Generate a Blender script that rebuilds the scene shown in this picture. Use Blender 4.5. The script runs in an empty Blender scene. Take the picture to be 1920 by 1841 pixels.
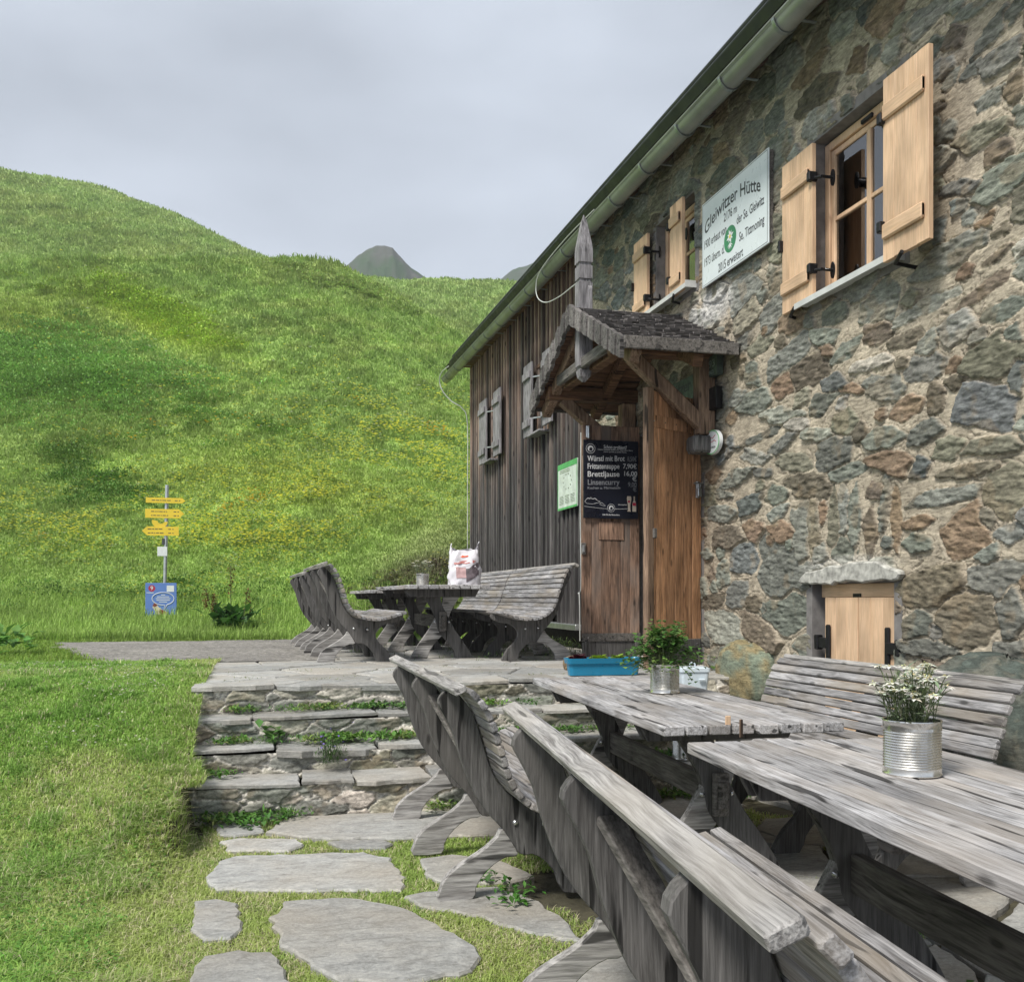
import bpy, math, random
import numpy as np
from mathutils import Vector, Matrix
R = math.radians
C = bpy.context.scene.collection
S = bpy.context.scene
rng = np.random.default_rng(7); random.seed(7)

# ------------------------------------------------------------------ camera, sky, sun, exposure
F = 1850.0; TH = math.atan(475/1850); cT, sT = math.cos(TH), math.sin(TH)
cam = bpy.data.cameras.new('camera'); camo = bpy.data.objects.new('camera', cam); C.objects.link(camo)
camo.location = (0, 0, .6); camo.rotation_euler = (R(90), 0, -TH)
cam.lens = F/1920*36; cam.sensor_width = 36; cam.shift_y = 199.5/1920
cam.clip_start = .05; cam.clip_end = 5000; S.camera = camo
S.view_settings.view_transform = 'Standard'; S.view_settings.look = 'None'
S.view_settings.gamma = 1; S.view_settings.exposure = 1.7
SUN_EL, SUN_AZ = R(52), R(232)      # azimuth measured clockwise from +Y
sun = bpy.data.lights.new('sun', 'SUN'); sun.energy = 1.5; sun.angle = R(15); sun.color = (1, .955, .88)
suno = bpy.data.objects.new('sun', sun); C.objects.link(suno)
sd = Vector((math.sin(SUN_AZ)*math.cos(SUN_EL), math.cos(SUN_AZ)*math.cos(SUN_EL), math.sin(SUN_EL)))
suno.rotation_euler = sd.to_track_quat('Z', 'Y').to_euler(); suno.location = (-5, -5, 12)
W = bpy.data.worlds.new('World'); S.world = W; W.use_nodes = True
nt = W.node_tree; nt.nodes.clear()
def N(t, ty, **k):
    n = t.nodes.new(ty)
    for a, b in k.items(): setattr(n, a, b)
    return n
wo = N(nt, 'ShaderNodeOutputWorld'); bg1 = N(nt, 'ShaderNodeBackground'); bg2 = N(nt, 'ShaderNodeBackground'); mx = N(nt, 'ShaderNodeMixShader')
sky = N(nt, 'ShaderNodeTexSky', sky_type='NISHITA', sun_disc=False, sun_elevation=SUN_EL, sun_rotation=SUN_AZ)
nt.links.new(sky.outputs[0], bg1.inputs[0]); bg1.inputs[1].default_value = .06
tc = N(nt, 'ShaderNodeTexCoord'); sep = N(nt, 'ShaderNodeSeparateXYZ'); nt.links.new(tc.outputs['Generated'], sep.inputs[0])
mp = N(nt, 'ShaderNodeMapping'); mp.inputs['Scale'].default_value = (1, 1, 2.4); nt.links.new(tc.outputs['Generated'], mp.inputs[0])
nz = N(nt, 'ShaderNodeTexNoise'); nz.inputs['Scale'].default_value = 2.1; nz.inputs['Detail'].default_value = 5; nz.inputs['Roughness'].default_value = .45
nt.links.new(mp.outputs[0], nz.inputs['Vector'])
m1 = N(nt, 'ShaderNodeMath', operation='MULTIPLY_ADD'); nt.links.new(nz.outputs[0], m1.inputs[0]); m1.inputs[1].default_value = 2.5; m1.inputs[2].default_value = -.62
m2 = N(nt, 'ShaderNodeMath', operation='MULTIPLY_ADD'); nt.links.new(sep.outputs[2], m2.inputs[0]); m2.inputs[1].default_value = -.55; nt.links.new(m1.outputs[0], m2.inputs[2])
cr = N(nt, 'ShaderNodeValToRGB'); nt.links.new(m2.outputs[0], cr.inputs[0])
cr.color_ramp.elements[0].position = .0; cr.color_ramp.elements[0].color = (.33, .36, .41, 1)
cr.color_ramp.elements[1].position = .72; cr.color_ramp.elements[1].color = (.58, .63, .71, 1)
nt.links.new(cr.outputs[0], bg2.inputs[0]); bg2.inputs[1].default_value = .405
mx.inputs[0].default_value = .93; nt.links.new(bg1.outputs[0], mx.inputs[1]); nt.links.new(bg2.outputs[0], mx.inputs[2]); nt.links.new(mx.outputs[0], wo.inputs[0])

# ------------------------------------------------------------------ helpers: tagging
def tag(o, label=None, cat=None, group=None, kind=None):
    if label: o['label'] = label
    if cat: o['category'] = cat
    if group: o['group'] = group
    if kind: o['kind'] = kind
    return o
def thing(name, label, cat, loc=(0, 0, 0), rz=0, group=None):
    o = bpy.data.objects.new(name, None); C.objects.link(o); o.empty_display_size = .1
    o.location = loc; o.rotation_euler = (0, 0, rz)
    return tag(o, label, cat, group)
def copy_tree(o, parent=None):
    c = o.copy(); C.objects.link(c)
    if parent: c.parent = parent
    for ch in list(o.children): copy_tree(ch, c)
    return c

# ------------------------------------------------------------------ numpy noise
def _h(i, j, s):
    n = (i*374761393 + j*668265263 + s*1442695041) & 0xffffffff
    n = ((n ^ (n >> 13))*1274126177) & 0xffffffff
    return ((n ^ (n >> 16)) & 0xffff)/65535.0
def vn(x, y, s=0):
    x = np.asarray(x, float); y = np.asarray(y, float)
    i = np.floor(x).astype(np.int64); j = np.floor(y).astype(np.int64); u = x-i; v = y-j
    u = u*u*(3-2*u); v = v*v*(3-2*v)
    return (_h(i, j, s)*(1-u)+_h(i+1, j, s)*u)*(1-v)+(_h(i, j+1, s)*(1-u)+_h(i+1, j+1, s)*u)*v
def fbm(x, y, o=4, s=0):
    a = 0; t = 0; g = 1.0
    for k in range(o):
        a = a+g*vn(np.asarray(x)*2**k+17*k, np.asarray(y)*2**k+31*k, s+k); t += g; g *= .5
    return a/t
def sm(x): x = np.clip(x, 0, 1); return x*x*(3-2*x)

# ------------------------------------------------------------------ mesh helpers
def link(me, name, mat, parent=None, smooth=False):
    o = bpy.data.objects.new(name, me); C.objects.link(o)
    if mat is not None:
        for m in (mat if isinstance(mat, (list, tuple)) else [mat]): me.materials.append(m)
    if parent: o.parent = parent
    if smooth: me.polygons.foreach_set('use_smooth', [True]*len(me.polygons))
    return o
def np_mesh(name, V, loops, totals, mat, col=None, parent=None, smooth=False):
    me = bpy.data.meshes.new(name); V = np.asarray(V, np.float32)
    loops = np.asarray(loops, np.int32).ravel(); totals = np.asarray(totals, np.int32)
    me.vertices.add(len(V)); me.vertices.foreach_set('co', V.ravel())
    me.loops.add(len(loops)); me.loops.foreach_set('vertex_index', loops)
    me.polygons.add(len(totals)); st = np.concatenate([[0], np.cumsum(totals)[:-1]]).astype(np.int32)
    me.polygons.foreach_set('loop_start', st); me.polygons.foreach_set('loop_total', totals)
    if col is not None:
        a = me.color_attributes.new('Col', 'FLOAT_COLOR', 'POINT')
        cc = np.ones((len(V), 4), np.float32); cc[:, :3] = col; a.data.foreach_set('color', cc.ravel())
    me.update(calc_edges=True); me.validate()
    return link(me, name, mat, parent, smooth)
def grid_faces(nr, nc, mask=None):
    a = np.arange(nr*nc).reshape(nr, nc)
    q = np.stack([a[:-1, :-1], a[:-1, 1:], a[1:, 1:], a[1:, :-1]], -1).reshape(-1, 4)
    if mask is not None: q = q[mask.ravel()]
    return q
class MB:
    def __init__(s): s.v = []; s.f = []
    def add(s, vs, fs, M=None):
        b = len(s.v)
        s.v += [tuple(M @ Vector(p)) if M is not None else tuple(p) for p in vs]
        s.f += [tuple(i+b for i in f) for f in fs]; return s
    def box(s, x0, x1, y0, y1, z0, z1, M=None, ch=.0):
        if ch <= 0:
            vs = [(x, y, z) for z in (z0, z1) for y in (y0, y1) for x in (x0, x1)]
            return s.add(vs, [(0, 2, 3, 1), (4, 5, 7, 6), (0, 1, 5, 4), (2, 6, 7, 3), (0, 4, 6, 2), (1, 3, 7, 5)], M)
        # chamfered along the longest axis
        L = [x1-x0, y1-y0, z1-z0]; ax = L.index(max(L)); o = [i for i in range(3) if i != ax]
        lo = [x0, y0, z0]; hi = [x1, y1, z1]
        a0, a1, b0, b1 = lo[o[0]], hi[o[0]], lo[o[1]], hi[o[1]]
        pr = [(a0+ch, b0), (a1-ch, b0), (a1, b0+ch), (a1, b1-ch), (a1-ch, b1), (a0+ch, b1), (a0, b1-ch), (a0, b0+ch)]
        n = max(2, int(L[ax]/.25)+1); vs = []; ca, cb = (a0+a1)/2, (b0+b1)/2
        stt = [lo[ax], lo[ax]+ch]+[lo[ax]+L[ax]*k/n for k in range(1, n)]+[hi[ax]-ch, hi[ax]]
        wa = wb = 0
        for k, t in enumerate(stt):
            q = .0 if 0 < k < len(stt)-1 else ch
            wa += random.uniform(-1, 1)*ch*.22; wb += random.uniform(-1, 1)*ch*.22
            for (p, r) in pr:
                c = [0, 0, 0]; c[ax] = t
                c[o[0]] = p+(q if p < ca else -q)+wa; c[o[1]] = r+(q if r < cb else -q)+wb
                vs.append(c)
        m = len(stt); fs = [tuple(range(7, -1, -1)), tuple((m-1)*8+i for i in range(8))]
        for k in range(m-1):
            for i in range(8): fs.append((k*8+i, k*8+(i+1) % 8, (k+1)*8+(i+1) % 8, (k+1)*8+i))
        return s.add(vs, fs, M)
    def prism(s, poly, h0, h1, M=None, ch=0):
        """poly in local xy extruded along z"""
        n = len(poly); vs = []; fs = []
        if ch > 0:
            ins = inset(poly, ch)
            rings = [(ins, h0), (poly, h0+ch), (poly, h1-ch), (ins, h1)]
        else: rings = [(poly, h0), (poly, h1)]
        for pl, h in rings: vs += [(p[0], p[1], h) for p in pl]
        fs.append(tuple(range(n-1, -1, -1))); k = len(rings); fs.append(tuple((k-1)*n+i for i in range(n)))
        for r in range(k-1):
            for i in range(n): fs.append((r*n+i, r*n+(i+1) % n, (r+1)*n+(i+1) % n, (r+1)*n+i))
        return s.add(vs, fs, M)
    def tube(s, pts, r, n=8, M=None, cap=True):
        pts = [Vector(p) for p in pts]; vs = []; fs = []; up = None
        rr = r if isinstance(r, (list, tuple)) else [r]*len(pts)
        for i, p in enumerate(pts):
            d = (pts[min(i+1, len(pts)-1)]-pts[max(i-1, 0)]).normalized()
            if up is None: up = d.orthogonal().normalized()
            up = (up-d*up.dot(d)).normalized(); w = d.cross(up)
            for k in range(n):
                a = 2*math.pi*k/n; vs.append(p+(up*math.cos(a)+w*math.sin(a))*rr[i])
        for i in range(len(pts)-1):
            for k in range(n): fs.append((i*n+k, i*n+(k+1) % n, (i+1)*n+(k+1) % n, (i+1)*n+k))
        if cap: fs += [tuple(range(n-1, -1, -1)), tuple((len(pts)-1)*n+k for k in range(n))]
        return s.add(vs, fs, M)
    def lathe(s, prof, n=32, M=None):
        vs = [(r*math.cos(2*math.pi*k/n), r*math.sin(2*math.pi*k/n), z) for r, z in prof for k in range(n)]
        fs = [(i*n+k, i*n+(k+1) % n, (i+1)*n+(k+1) % n, (i+1)*n+k) for i in range(len(prof)-1) for k in range(n)]
        return s.add(vs, fs, M)
    def build(s, name, mat, parent=None, smooth=False):
        me = bpy.data.meshes.new(name); me.from_pydata(s.v, [], s.f); me.update()
        o = link(me, name, mat, parent, smooth)
        if smooth:
            try: me.set_sharp_from_angle(angle=R(35))
            except Exception: pass
        return o
def inset(poly, d):
    n = len(poly); out = []
    A = sum(poly[i][0]*poly[(i+1) % n][1]-poly[(i+1) % n][0]*poly[i][1] for i in range(n)); sg = 1 if A > 0 else -1
    for i in range(n):
        p0 = Vector(poly[i-1]); p = Vector(poly[i]); p1 = Vector(poly[(i+1) % n])
        e0 = (p-p0); e1 = (p1-p)
        if e0.length < 1e-7 or e1.length < 1e-7: out.append((p.x, p.y)); continue
        e0.normalize(); e1.normalize()
        n0 = Vector((-e0.y, e0.x))*sg; n1 = Vector((-e1.y, e1.x))*sg
        m = n0+n1
        if m.length < .3: m = n0
        m.normalize(); out.append((p.x+m.x*d, p.y+m.y*d))
    return out
def spline(pts, n=5, closed=False):
    """Catmull-Rom through the points"""
    out = []; m = len(pts)
    rngk = range(m if closed else m-1)
    for i in rngk:
        if closed: p = [pts[(i+k-1) % m] for k in range(4)]
        else: p = [pts[max(i-1, 0)], pts[i], pts[i+1], pts[min(i+2, m-1)]]
        for k in range(n):
            t = k/n
            out.append(tuple(.5*((2*p[1][j])+(-p[0][j]+p[2][j])*t+(2*p[0][j]-5*p[1][j]+4*p[2][j]-p[3][j])*t*t+(-p[0][j]+3*p[1][j]-3*p[2][j]+p[3][j])*t**3) for j in range(len(p[0]))))
    if not closed: out.append(tuple(pts[-1]))
    return out
M_XZ = Matrix(((1, 0, 0, 0), (0, 0, -1, 0), (0, 1, 0, 0), (0, 0, 0, 1)))   # poly (x,y)->(x,z); extrude -> -y
def Mf(xa, ya, za, o):  # frame from axes
    return Matrix(((xa[0], ya[0], za[0], o[0]), (xa[1], ya[1], za[1], o[1]), (xa[2], ya[2], za[2], o[2]), (0, 0, 0, 1)))
WALLM = lambda o: Mf((0, -1, 0), (0, 0, 1), (-1, 0, 0), o)     # local xy on the long wall, z towards the yard
FRONTM = lambda o, a=0: Matrix.Translation(o) @ Matrix.Rotation(a, 4, 'Z') @ Mf((1, 0, 0), (0, 0, 1), (0, -1, 0), (0, 0, 0))

# ------------------------------------------------------------------ materials
def newmat(name):
    m = bpy.data.materials.new(name); m.use_nodes = True; t = m.node_tree; b = t.nodes['Principled BSDF']; return m, t, b
def lnk(t, a, b): t.links.new(a, b)
def ramp(t, src, stops, interp='LINEAR'):
    r = N(t, 'ShaderNodeValToRGB'); r.color_ramp.interpolation = interp
    el = r.color_ramp.elements
    while len(el) < len(stops): el.new(.5)
    for e, (p, c) in zip(el, stops): e.position = p; e.color = (c[0], c[1], c[2], 1) if not isinstance(c, (int, float)) else (c, c, c, 1)
    lnk(t, src, r.inputs[0]); return r.outputs[0]
def noise(t, vec, sc, det=5, ro=.55, dist=0):
    n = N(t, 'ShaderNodeTexNoise'); n.inputs['Scale'].default_value = sc; n.inputs['Detail'].default_value = det
    n.inputs['Roughness'].default_value = ro; n.inputs['Distortion'].default_value = dist
    if vec is not None: lnk(t, vec, n.inputs['Vector'])
    return n.outputs[0]
def mix(t, f, a, b, mode='MIX'):
    n = N(t, 'ShaderNodeMix', data_type='RGBA', blend_type=mode)
    for k, x in ((0, f), (6, a), (7, b)):
        if isinstance(x, (int, float)): n.inputs[k].default_value = x if k == 0 else (x, x, x, 1)
        elif isinstance(x, tuple): n.inputs[k].default_value = (*x, 1)
        else: lnk(t, x, n.inputs[k])
    return n.outputs[2]
def bump(t, h, b, st=.5, dist=.01):
    n = N(t, 'ShaderNodeBump'); n.inputs['Strength'].default_value = st; n.inputs['Distance'].default_value = dist
    lnk(t, h, n.inputs['Height']); lnk(t, n.outputs[0], b.inputs['Normal'])
def coords(t, island=True, kind='Object'):
    tc = N(t, 'ShaderNodeTexCoord'); v = tc.outputs[kind]
    if not island: return v, None
    g = N(t, 'ShaderNodeNewGeometry'); oi = N(t, 'ShaderNodeObjectInfo')
    ad = N(t, 'ShaderNodeMath', operation='ADD'); lnk(t, g.outputs['Random Per Island'], ad.inputs[0]); lnk(t, oi.outputs['Random'], ad.inputs[1])
    vm = N(t, 'ShaderNodeVectorMath', operation='SCALE'); vm.inputs[0].default_value = (37, 23, 51); lnk(t, ad.outputs[0], vm.inputs['Scale'])
    va = N(t, 'ShaderNodeVectorMath', operation='ADD'); lnk(t, v, va.inputs[0]); lnk(t, vm.outputs[0], va.inputs[1])
    return va.outputs[0], g.outputs['Random Per Island']
def scaled(t, v, s):
    m = N(t, 'ShaderNodeMapping'); m.inputs['Scale'].default_value = s; lnk(t, v, m.inputs[0]); return m.outputs[0]
def wood(name, light, mid, dark, axis='y', vary=.35, crack=.5, rough=.8, fine=1.0, bst=.5, tint=None, knots=True, gm=.7):
    m, t, b = newmat(name); v, isl = coords(t)
    A = {'x': (3.4, 38, 38), 'y': (38, 3.4, 38), 'z': (38, 38, 3.4)}[axis]; A = tuple(a*fine if a > 10 else a for a in A)
    # gentle wander of the grain
    wob = noise(t, scaled(t, v, (1.6, 1.6, 1.6)), 1.2, 2)
    va = N(t, 'ShaderNodeVectorMath', operation='MULTIPLY_ADD'); va.inputs[1].default_value = (.045, .045, .045); lnk(t, v, va.inputs[2])
    cmb = N(t, 'ShaderNodeCombineXYZ')
    for i in range(3): lnk(t, wob, cmb.inputs[i])
    lnk(t, cmb.outputs[0], va.inputs[0]); v2 = va.outputs[0]
    g = noise(t, scaled(t, v2, A), 1, 6, .65)
    A2 = tuple(a*3.2 if a > 10 else a*1.6 for a in A)
    g2 = noise(t, scaled(t, v2, A2), 1, 3, .6)
    col = ramp(t, g, [(.28, dark), (.48, mid), (.72, light)])
    col = mix(t, gm, col, ramp(t, g2, [(.34, .42), (.60, 1.3)]), 'MULTIPLY')
    big = noise(t, v, 2.3, 3, .5)
    col = mix(t, 1, col, ramp(t, big, [(.3, .72), (.7, 1.22)]), 'MULTIPLY')
    if tint: col = mix(t, ramp(t, noise(t, v, 1.3, 3), [(.45, 0.0), (.68, .7)]), col, tint)
    Ac = tuple(a*.55 if a > 10 else a*.45 for a in A)
    ck = ramp(t, noise(t, scaled(t, v2, Ac), 1, 2, .4), [(.33, 0.0), (.365, 1.0)])
    ckm = mix(t, crack, (1., 1., 1.), ck)
    col = mix(t, 1, col, ckm, 'MULTIPLY')
    if knots:
        vo = N(t, 'ShaderNodeTexVoronoi'); vo.inputs['Scale'].default_value = 1
        K = tuple(11 if a > 10 else 4.0 for a in A); lnk(t, scaled(t, v, K), vo.inputs['Vector'])
        kn = ramp(t, vo.outputs['Distance'], [(.07, .25), (.16, 1.0)])
        col = mix(t, .8, col, kn, 'MULTIPLY')
    r = N(t, 'ShaderNodeMath', operation='MULTIPLY_ADD'); lnk(t, isl, r.inputs[0]); r.inputs[1].default_value = vary; r.inputs[2].default_value = 1-vary/2
    sc = N(t, 'ShaderNodeVectorMath', operation='SCALE'); lnk(t, col, sc.inputs[0]); lnk(t, r.outputs[0], sc.inputs['Scale'])
    lnk(t, sc.outputs[0], b.inputs['Base Color']); b.inputs['Roughness'].default_value = rough
    b.inputs['Specular IOR Level'].default_value = .3
    hh = mix(t, .4, g, g2); hh = mix(t, 1, hh, ckm, 'MULTIPLY'); bump(t, hh, b, bst, .006)
    return m
def plain(name, col, rough=.5, metal=0, sc=8, amt=.18, bst=0, spec=.5):
    m, t, b = newmat(name); v, _ = coords(t, False)
    n = noise(t, v, sc, 5)
    lnk(t, mix(t, 1, col, ramp(t, n, [(.3, 1-amt), (.7, 1+amt)]), 'MULTIPLY'), b.inputs['Base Color'])
    lnk(t, ramp(t, noise(t, v, sc*2.3, 4), [(.3, max(rough-.12, .02)), (.7, min(rough+.12, 1))]), b.inputs['Roughness'])
    b.inputs['Metallic'].default_value = metal; b.inputs['Specular IOR Level'].default_value = spec
    if bst: bump(t, n, b, bst, .004)
    return m
def colmat(name, rough=.9, sc=40, amt=.3, bst=.4, bdist=.006, transl=0, spec=.25, layered=False):
    m, t, b = newmat(name); v, _ = coords(t, False)
    a = N(t, 'ShaderNodeAttribute', attribute_name='Col')
    col = a.outputs['Color']
    n = noise(t, v, sc, 7, .62)
    if layered:
        ro = N(t, 'ShaderNodeMapping'); ro.inputs['Rotation'].default_value = (R(14), 0, 0); ro.inputs['Scale'].default_value = (24, 11, 46); lnk(t, v, ro.inputs[0])
        n2 = noise(t, ro.outputs[0], 1, 6, .7, .9)
        col = mix(t, .8, col, ramp(t, n2, [(.30, .40), (.5, 1.0), (.70, 1.5)]), 'MULTIPLY')
        n = mix(t, .5, n, n2)
        sp = noise(t, v, 9, 5, .6)
        col = mix(t, ramp(t, sp, [(.60, 0.0), (.72, .45)]), col, (.27, .245, .18))
    col = mix(t, 1, col, ramp(t, n, [(.3, 1-amt), (.7, 1+amt)]), 'MULTIPLY')
    lnk(t, col, b.inputs['Base Color']); b.inputs['Roughness'].default_value = rough; b.inputs['Specular IOR Level'].default_value = spec
    if bst: bump(t, n, b, bst, bdist)
    if transl:
        tr = N(t, 'ShaderNodeBsdfTranslucent'); lnk(t, col, tr.inputs[0]); ms = N(t, 'ShaderNodeMixShader'); ms.inputs[0].default_value = transl
        out = t.nodes['Material Output']; lnk(t, b.outputs[0], ms.inputs[1]); lnk(t, tr.outputs[0], ms.inputs[2]); lnk(t, ms.outputs[0], out.inputs[0])
    return m
MT = {}
MT['slat'] = wood('weathered_slat', (.40, .395, .40), (.27, .265, .27), (.10, .093, .088), 'y', .5, .55, tint=(.27, .23, .18), fine=1.5)
MT['rail'] = wood('bleached_rail', (.46, .445, .43), (.31, .30, .29), (.14, .13, .125), 'y', .2, .6, tint=(.40, .37, .33), fine=1.7, bst=.8)
MT['top'] = wood('table_board', (.50, .495, .505), (.35, .345, .35), (.135, .122, .115), 'y', .55, .8, tint=(.38, .34, .30), fine=1.5)
MT['frame'] = wood('dark_weathered_frame', (.175, .17, .167), (.10, .097, .095), (.036, .034, .034), 'z', .45, .8, bst=.8, tint=(.12, .113, .106), fine=1.2)
MT['beam'] = wood('grey_beam', (.21, .195, .18), (.135, .125, .115), (.06, .055, .05), 'y', .3, .6)
MT['larch'] = wood('fresh_larch', (.68, .48, .32), (.65, .45, .29), (.58, .385, .235), 'z', .08, .0, rough=.55, fine=.8, bst=.12, knots=False, gm=.22)
MT['larch_h'] = wood('fresh_larch_batten', (.68, .48, .32), (.64, .445, .285), (.57, .38, .23), 'y', .08, .0, rough=.55, fine=.8, bst=.12, knots=False, gm=.22)
MT['clad'] = None
MT['door'] = wood('oiled_door_board', (.60, .34, .19), (.45, .24, .125), (.24, .12, .06), 'z', .5, .3, rough=.6, fine=.8, bst=.25)
MT['door_dark'] = wood('weathered_door_board', (.37, .235, .165), (.24, .15, .105), (.07, .045, .035), 'z', .5, .4, rough=.7, tint=(.22, .19, .17), fine=.8, bst=.3)
MT['timber'] = wood('porch_timber', (.23, .13, .075), (.14, .075, .042), (.05, .028, .02), 'x', .4, .7, rough=.75, bst=.7)
MT['timber_z'] = wood('porch_post_timber', (.33, .225, .155), (.21, .14, .095), (.09, .05, .035), 'z', .3, .8, rough=.75, bst=.9)
MT['raft'] = wood('rafter_timber', (.20, .14, .10), (.13, .09, .065), (.055, .04, .03), 'x', .4, .5)
MT['greywood_z'] = wood('silver_grey_wood', (.36, .35, .36), (.25, .24, .25), (.11, .105, .11), 'z', .2, .6, bst=.6)
MT['shingle'] = wood('split_shingle', (.24, .225, .215), (.135, .125, .12), (.045, .04, .04), 'x', .9, .5, bst=.9, knots=False)
MT['black'] = plain('black_iron', (.02, .02, .022), .45, .6)
MT['void'] = plain('dark_interior', (.012, .011, .010), .9)  # near-black colour stands in for unlit spaces in and under the hut
MT['steel'] = plain('galvanised_steel', (.55, .57, .58), .38, .85, 14, .15)
MT['bolt'] = plain('bolt_steel', (.62, .63, .64), .25, .95, 14, .08)
MT['white'] = plain('white_paint', (.74, .76, .77), .45, 0, 20, .05)
MT['signwhite'] = plain('enamel_white', (.66, .72, .74), .35, 0, 5, .05)
MT['ink'] = plain('sign_lettering', (.045, .05, .055), .6)
MT['chalk'] = plain('chalk_white', (.62, .63, .64), .9, 0, 200, .35)
MT['chalkdim'] = plain('faded_chalk', (.22, .23, .25), .9, 0, 200, .4)
MT['board'] = plain('blackboard', (.012, .014, .024), .32, 0, 3, .3)
MT['yellow'] = plain('sign_yellow', (.80, .58, .05), .45, 0, 10, .06)
MT['blue'] = plain('panel_blue', (.12, .22, .55), .45, 0, 8, .08)
MT['red'] = plain('emblem_red', (.42, .03, .07), .5)
MT['green'] = plain('emblem_green', (.04, .22, .10), .5)
MT['lime'] = plain('notice_green', (.10, .42, .14), .4)
MT['brown'] = plain('patch_brown', (.20, .05, .03), .6)
MT['planter'] = plain('blue_plastic', (.01, .20, .36), .35, 0, 6, .08)
MT['bucket'] = plain('pale_enamel', (.60, .68, .74), .35, 0, 6, .05)
MT['soil'] = plain('soil', (.035, .025, .018), 1, 0, 60, .4, .8)
MT['cable'] = plain('grey_cable', (.52, .54, .52), .5)
MT['zinc'] = plain('aged_gutter', (.25, .265, .25), .42, .35, 3, .22)
MT['zinc_band'] = plain('gutter_bracket', (.26, .29, .29), .4, .8, 12, .2)
MT['roof'] = plain('roof_sheet', (.03, .033, .036), .5, .3, 4, .3)
MT['concrete'] = plain('plaster_reveal', (.19, .18, .175), .95, 0, 14, .25, .5)
MT['tin'] = plain('tin_can', (.70, .69, .66), .24, .95, 9, .16)
MT['sill'] = plain('aluminium_sill', (.60, .61, .60), .5, .15, 8, .1)
MT['curtain'] = plain('brown_curtain', (.30, .21, .11), .9, 0, 12, .4)
def cladding():
    m, t, b = newmat('weathered_cladding'); v, isl = coords(t); ob = N(t, 'ShaderNodeTexCoord').outputs['Object']
    g = noise(t, scaled(t, v, (34, 34, 1.4)), 1, 6, .65); g2 = noise(t, scaled(t, v, (110, 110, 4)), 1, 3)
    sep = N(t, 'ShaderNodeSeparateXYZ'); lnk(t, ob, sep.inputs[0])
    # weathering: reddish where the eaves shelter the boards, tarred black-grey towards the foot
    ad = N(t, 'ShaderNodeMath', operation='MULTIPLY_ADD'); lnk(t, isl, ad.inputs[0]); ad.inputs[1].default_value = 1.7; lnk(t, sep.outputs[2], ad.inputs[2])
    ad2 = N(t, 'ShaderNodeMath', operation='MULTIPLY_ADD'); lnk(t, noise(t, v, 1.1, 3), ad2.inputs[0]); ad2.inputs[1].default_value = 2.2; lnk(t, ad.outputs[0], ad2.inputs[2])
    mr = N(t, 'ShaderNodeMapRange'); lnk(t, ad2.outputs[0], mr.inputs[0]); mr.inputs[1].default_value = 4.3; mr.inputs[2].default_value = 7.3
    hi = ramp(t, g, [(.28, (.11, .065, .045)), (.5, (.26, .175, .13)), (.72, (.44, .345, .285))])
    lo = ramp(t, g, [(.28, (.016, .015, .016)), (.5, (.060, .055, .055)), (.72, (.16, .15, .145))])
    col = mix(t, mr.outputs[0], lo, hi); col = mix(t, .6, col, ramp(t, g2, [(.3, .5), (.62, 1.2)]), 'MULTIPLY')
    vo = N(t, 'ShaderNodeTexVoronoi'); vo.inputs['Scale'].default_value = 1; lnk(t, scaled(t, v, (14, 14, 3.2)), vo.inputs['Vector'])
    col = mix(t, .9, col, ramp(t, vo.outputs['Distance'], [(.09, .1), (.17, 1.0)]), 'MULTIPLY')
    r = N(t, 'ShaderNodeMath', operation='MULTIPLY_ADD'); lnk(t, isl, r.inputs[0]); r.inputs[1].default_value = 1.1; r.inputs[2].default_value = .4
    sc = N(t, 'ShaderNodeVectorMath', operation='SCALE'); lnk(t, col, sc.inputs[0]); lnk(t, r.outputs[0], sc.inputs['Scale'])
    lnk(t, sc.outputs[0], b.inputs['Base Color']); b.inputs['Roughness'].default_value = .8; bump(t, g, b, .6, .006)
    return m
MT['clad'] = cladding()
MT['masonry'] = colmat('rubble_masonry', .93, 60, .32, .6, .010, layered=True)
MT['leaf'] = colmat('foliage', .62, 60, .12, 0, transl=.28, spec=.35)
MT['grass'] = colmat('grass_blades', .6, 30, .12, 0, transl=.42, spec=.3)
MT['ground'] = colmat('turf', 1, 14, .35, .6, .03)
MT['petal'] = colmat('petals', .6, 60, .08, 0, transl=.2)
def slabmat():
    m, t, b = newmat('schist_slab'); v, isl = coords(t)
    n = noise(t, scaled(t, v, (1, 1.9, 6)), 9, 9, .74, .9); n2 = noise(t, v, 1.6, 4); n3 = noise(t, v, 60, 5, .7)
    col = ramp(t, n, [(.30, (.17, .168, .16)), (.5, (.31, .312, .302)), (.68, (.44, .435, .41))])
    col = mix(t, ramp(t, n2, [(.42, 0.0), (.66, .6)]), col, (.31, .275, .225))
    hs = N(t, 'ShaderNodeHueSaturation'); r = N(t, 'ShaderNodeMath', operation='MULTIPLY_ADD'); lnk(t, isl, r.inputs[0]); r.inputs[1].default_value = .55; r.inputs[2].default_value = .82
    lnk(t, r.outputs[0], hs.inputs['Value']); lnk(t, col, hs.inputs['Color']); col = hs.outputs[0]
    col = mix(t, 1, col, ramp(t, n3, [(.3, .8), (.7, 1.2)]), 'MULTIPLY')
    sp = noise(t, scaled(t, v, (1, 2.2, 1)), 13, 3, .5, 1.5)
    col = mix(t, ramp(t, sp, [(.69, 0.0), (.73, .6)]), col, (.55, .52, .46))
    lnk(t, col, b.inputs['Base Color']); b.inputs['Roughness'].default_value = .78; b.inputs['Specular IOR Level'].default_value = .3
    bump(t, mix(t, .4, n, n3), b, .7, .012); return m
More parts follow.
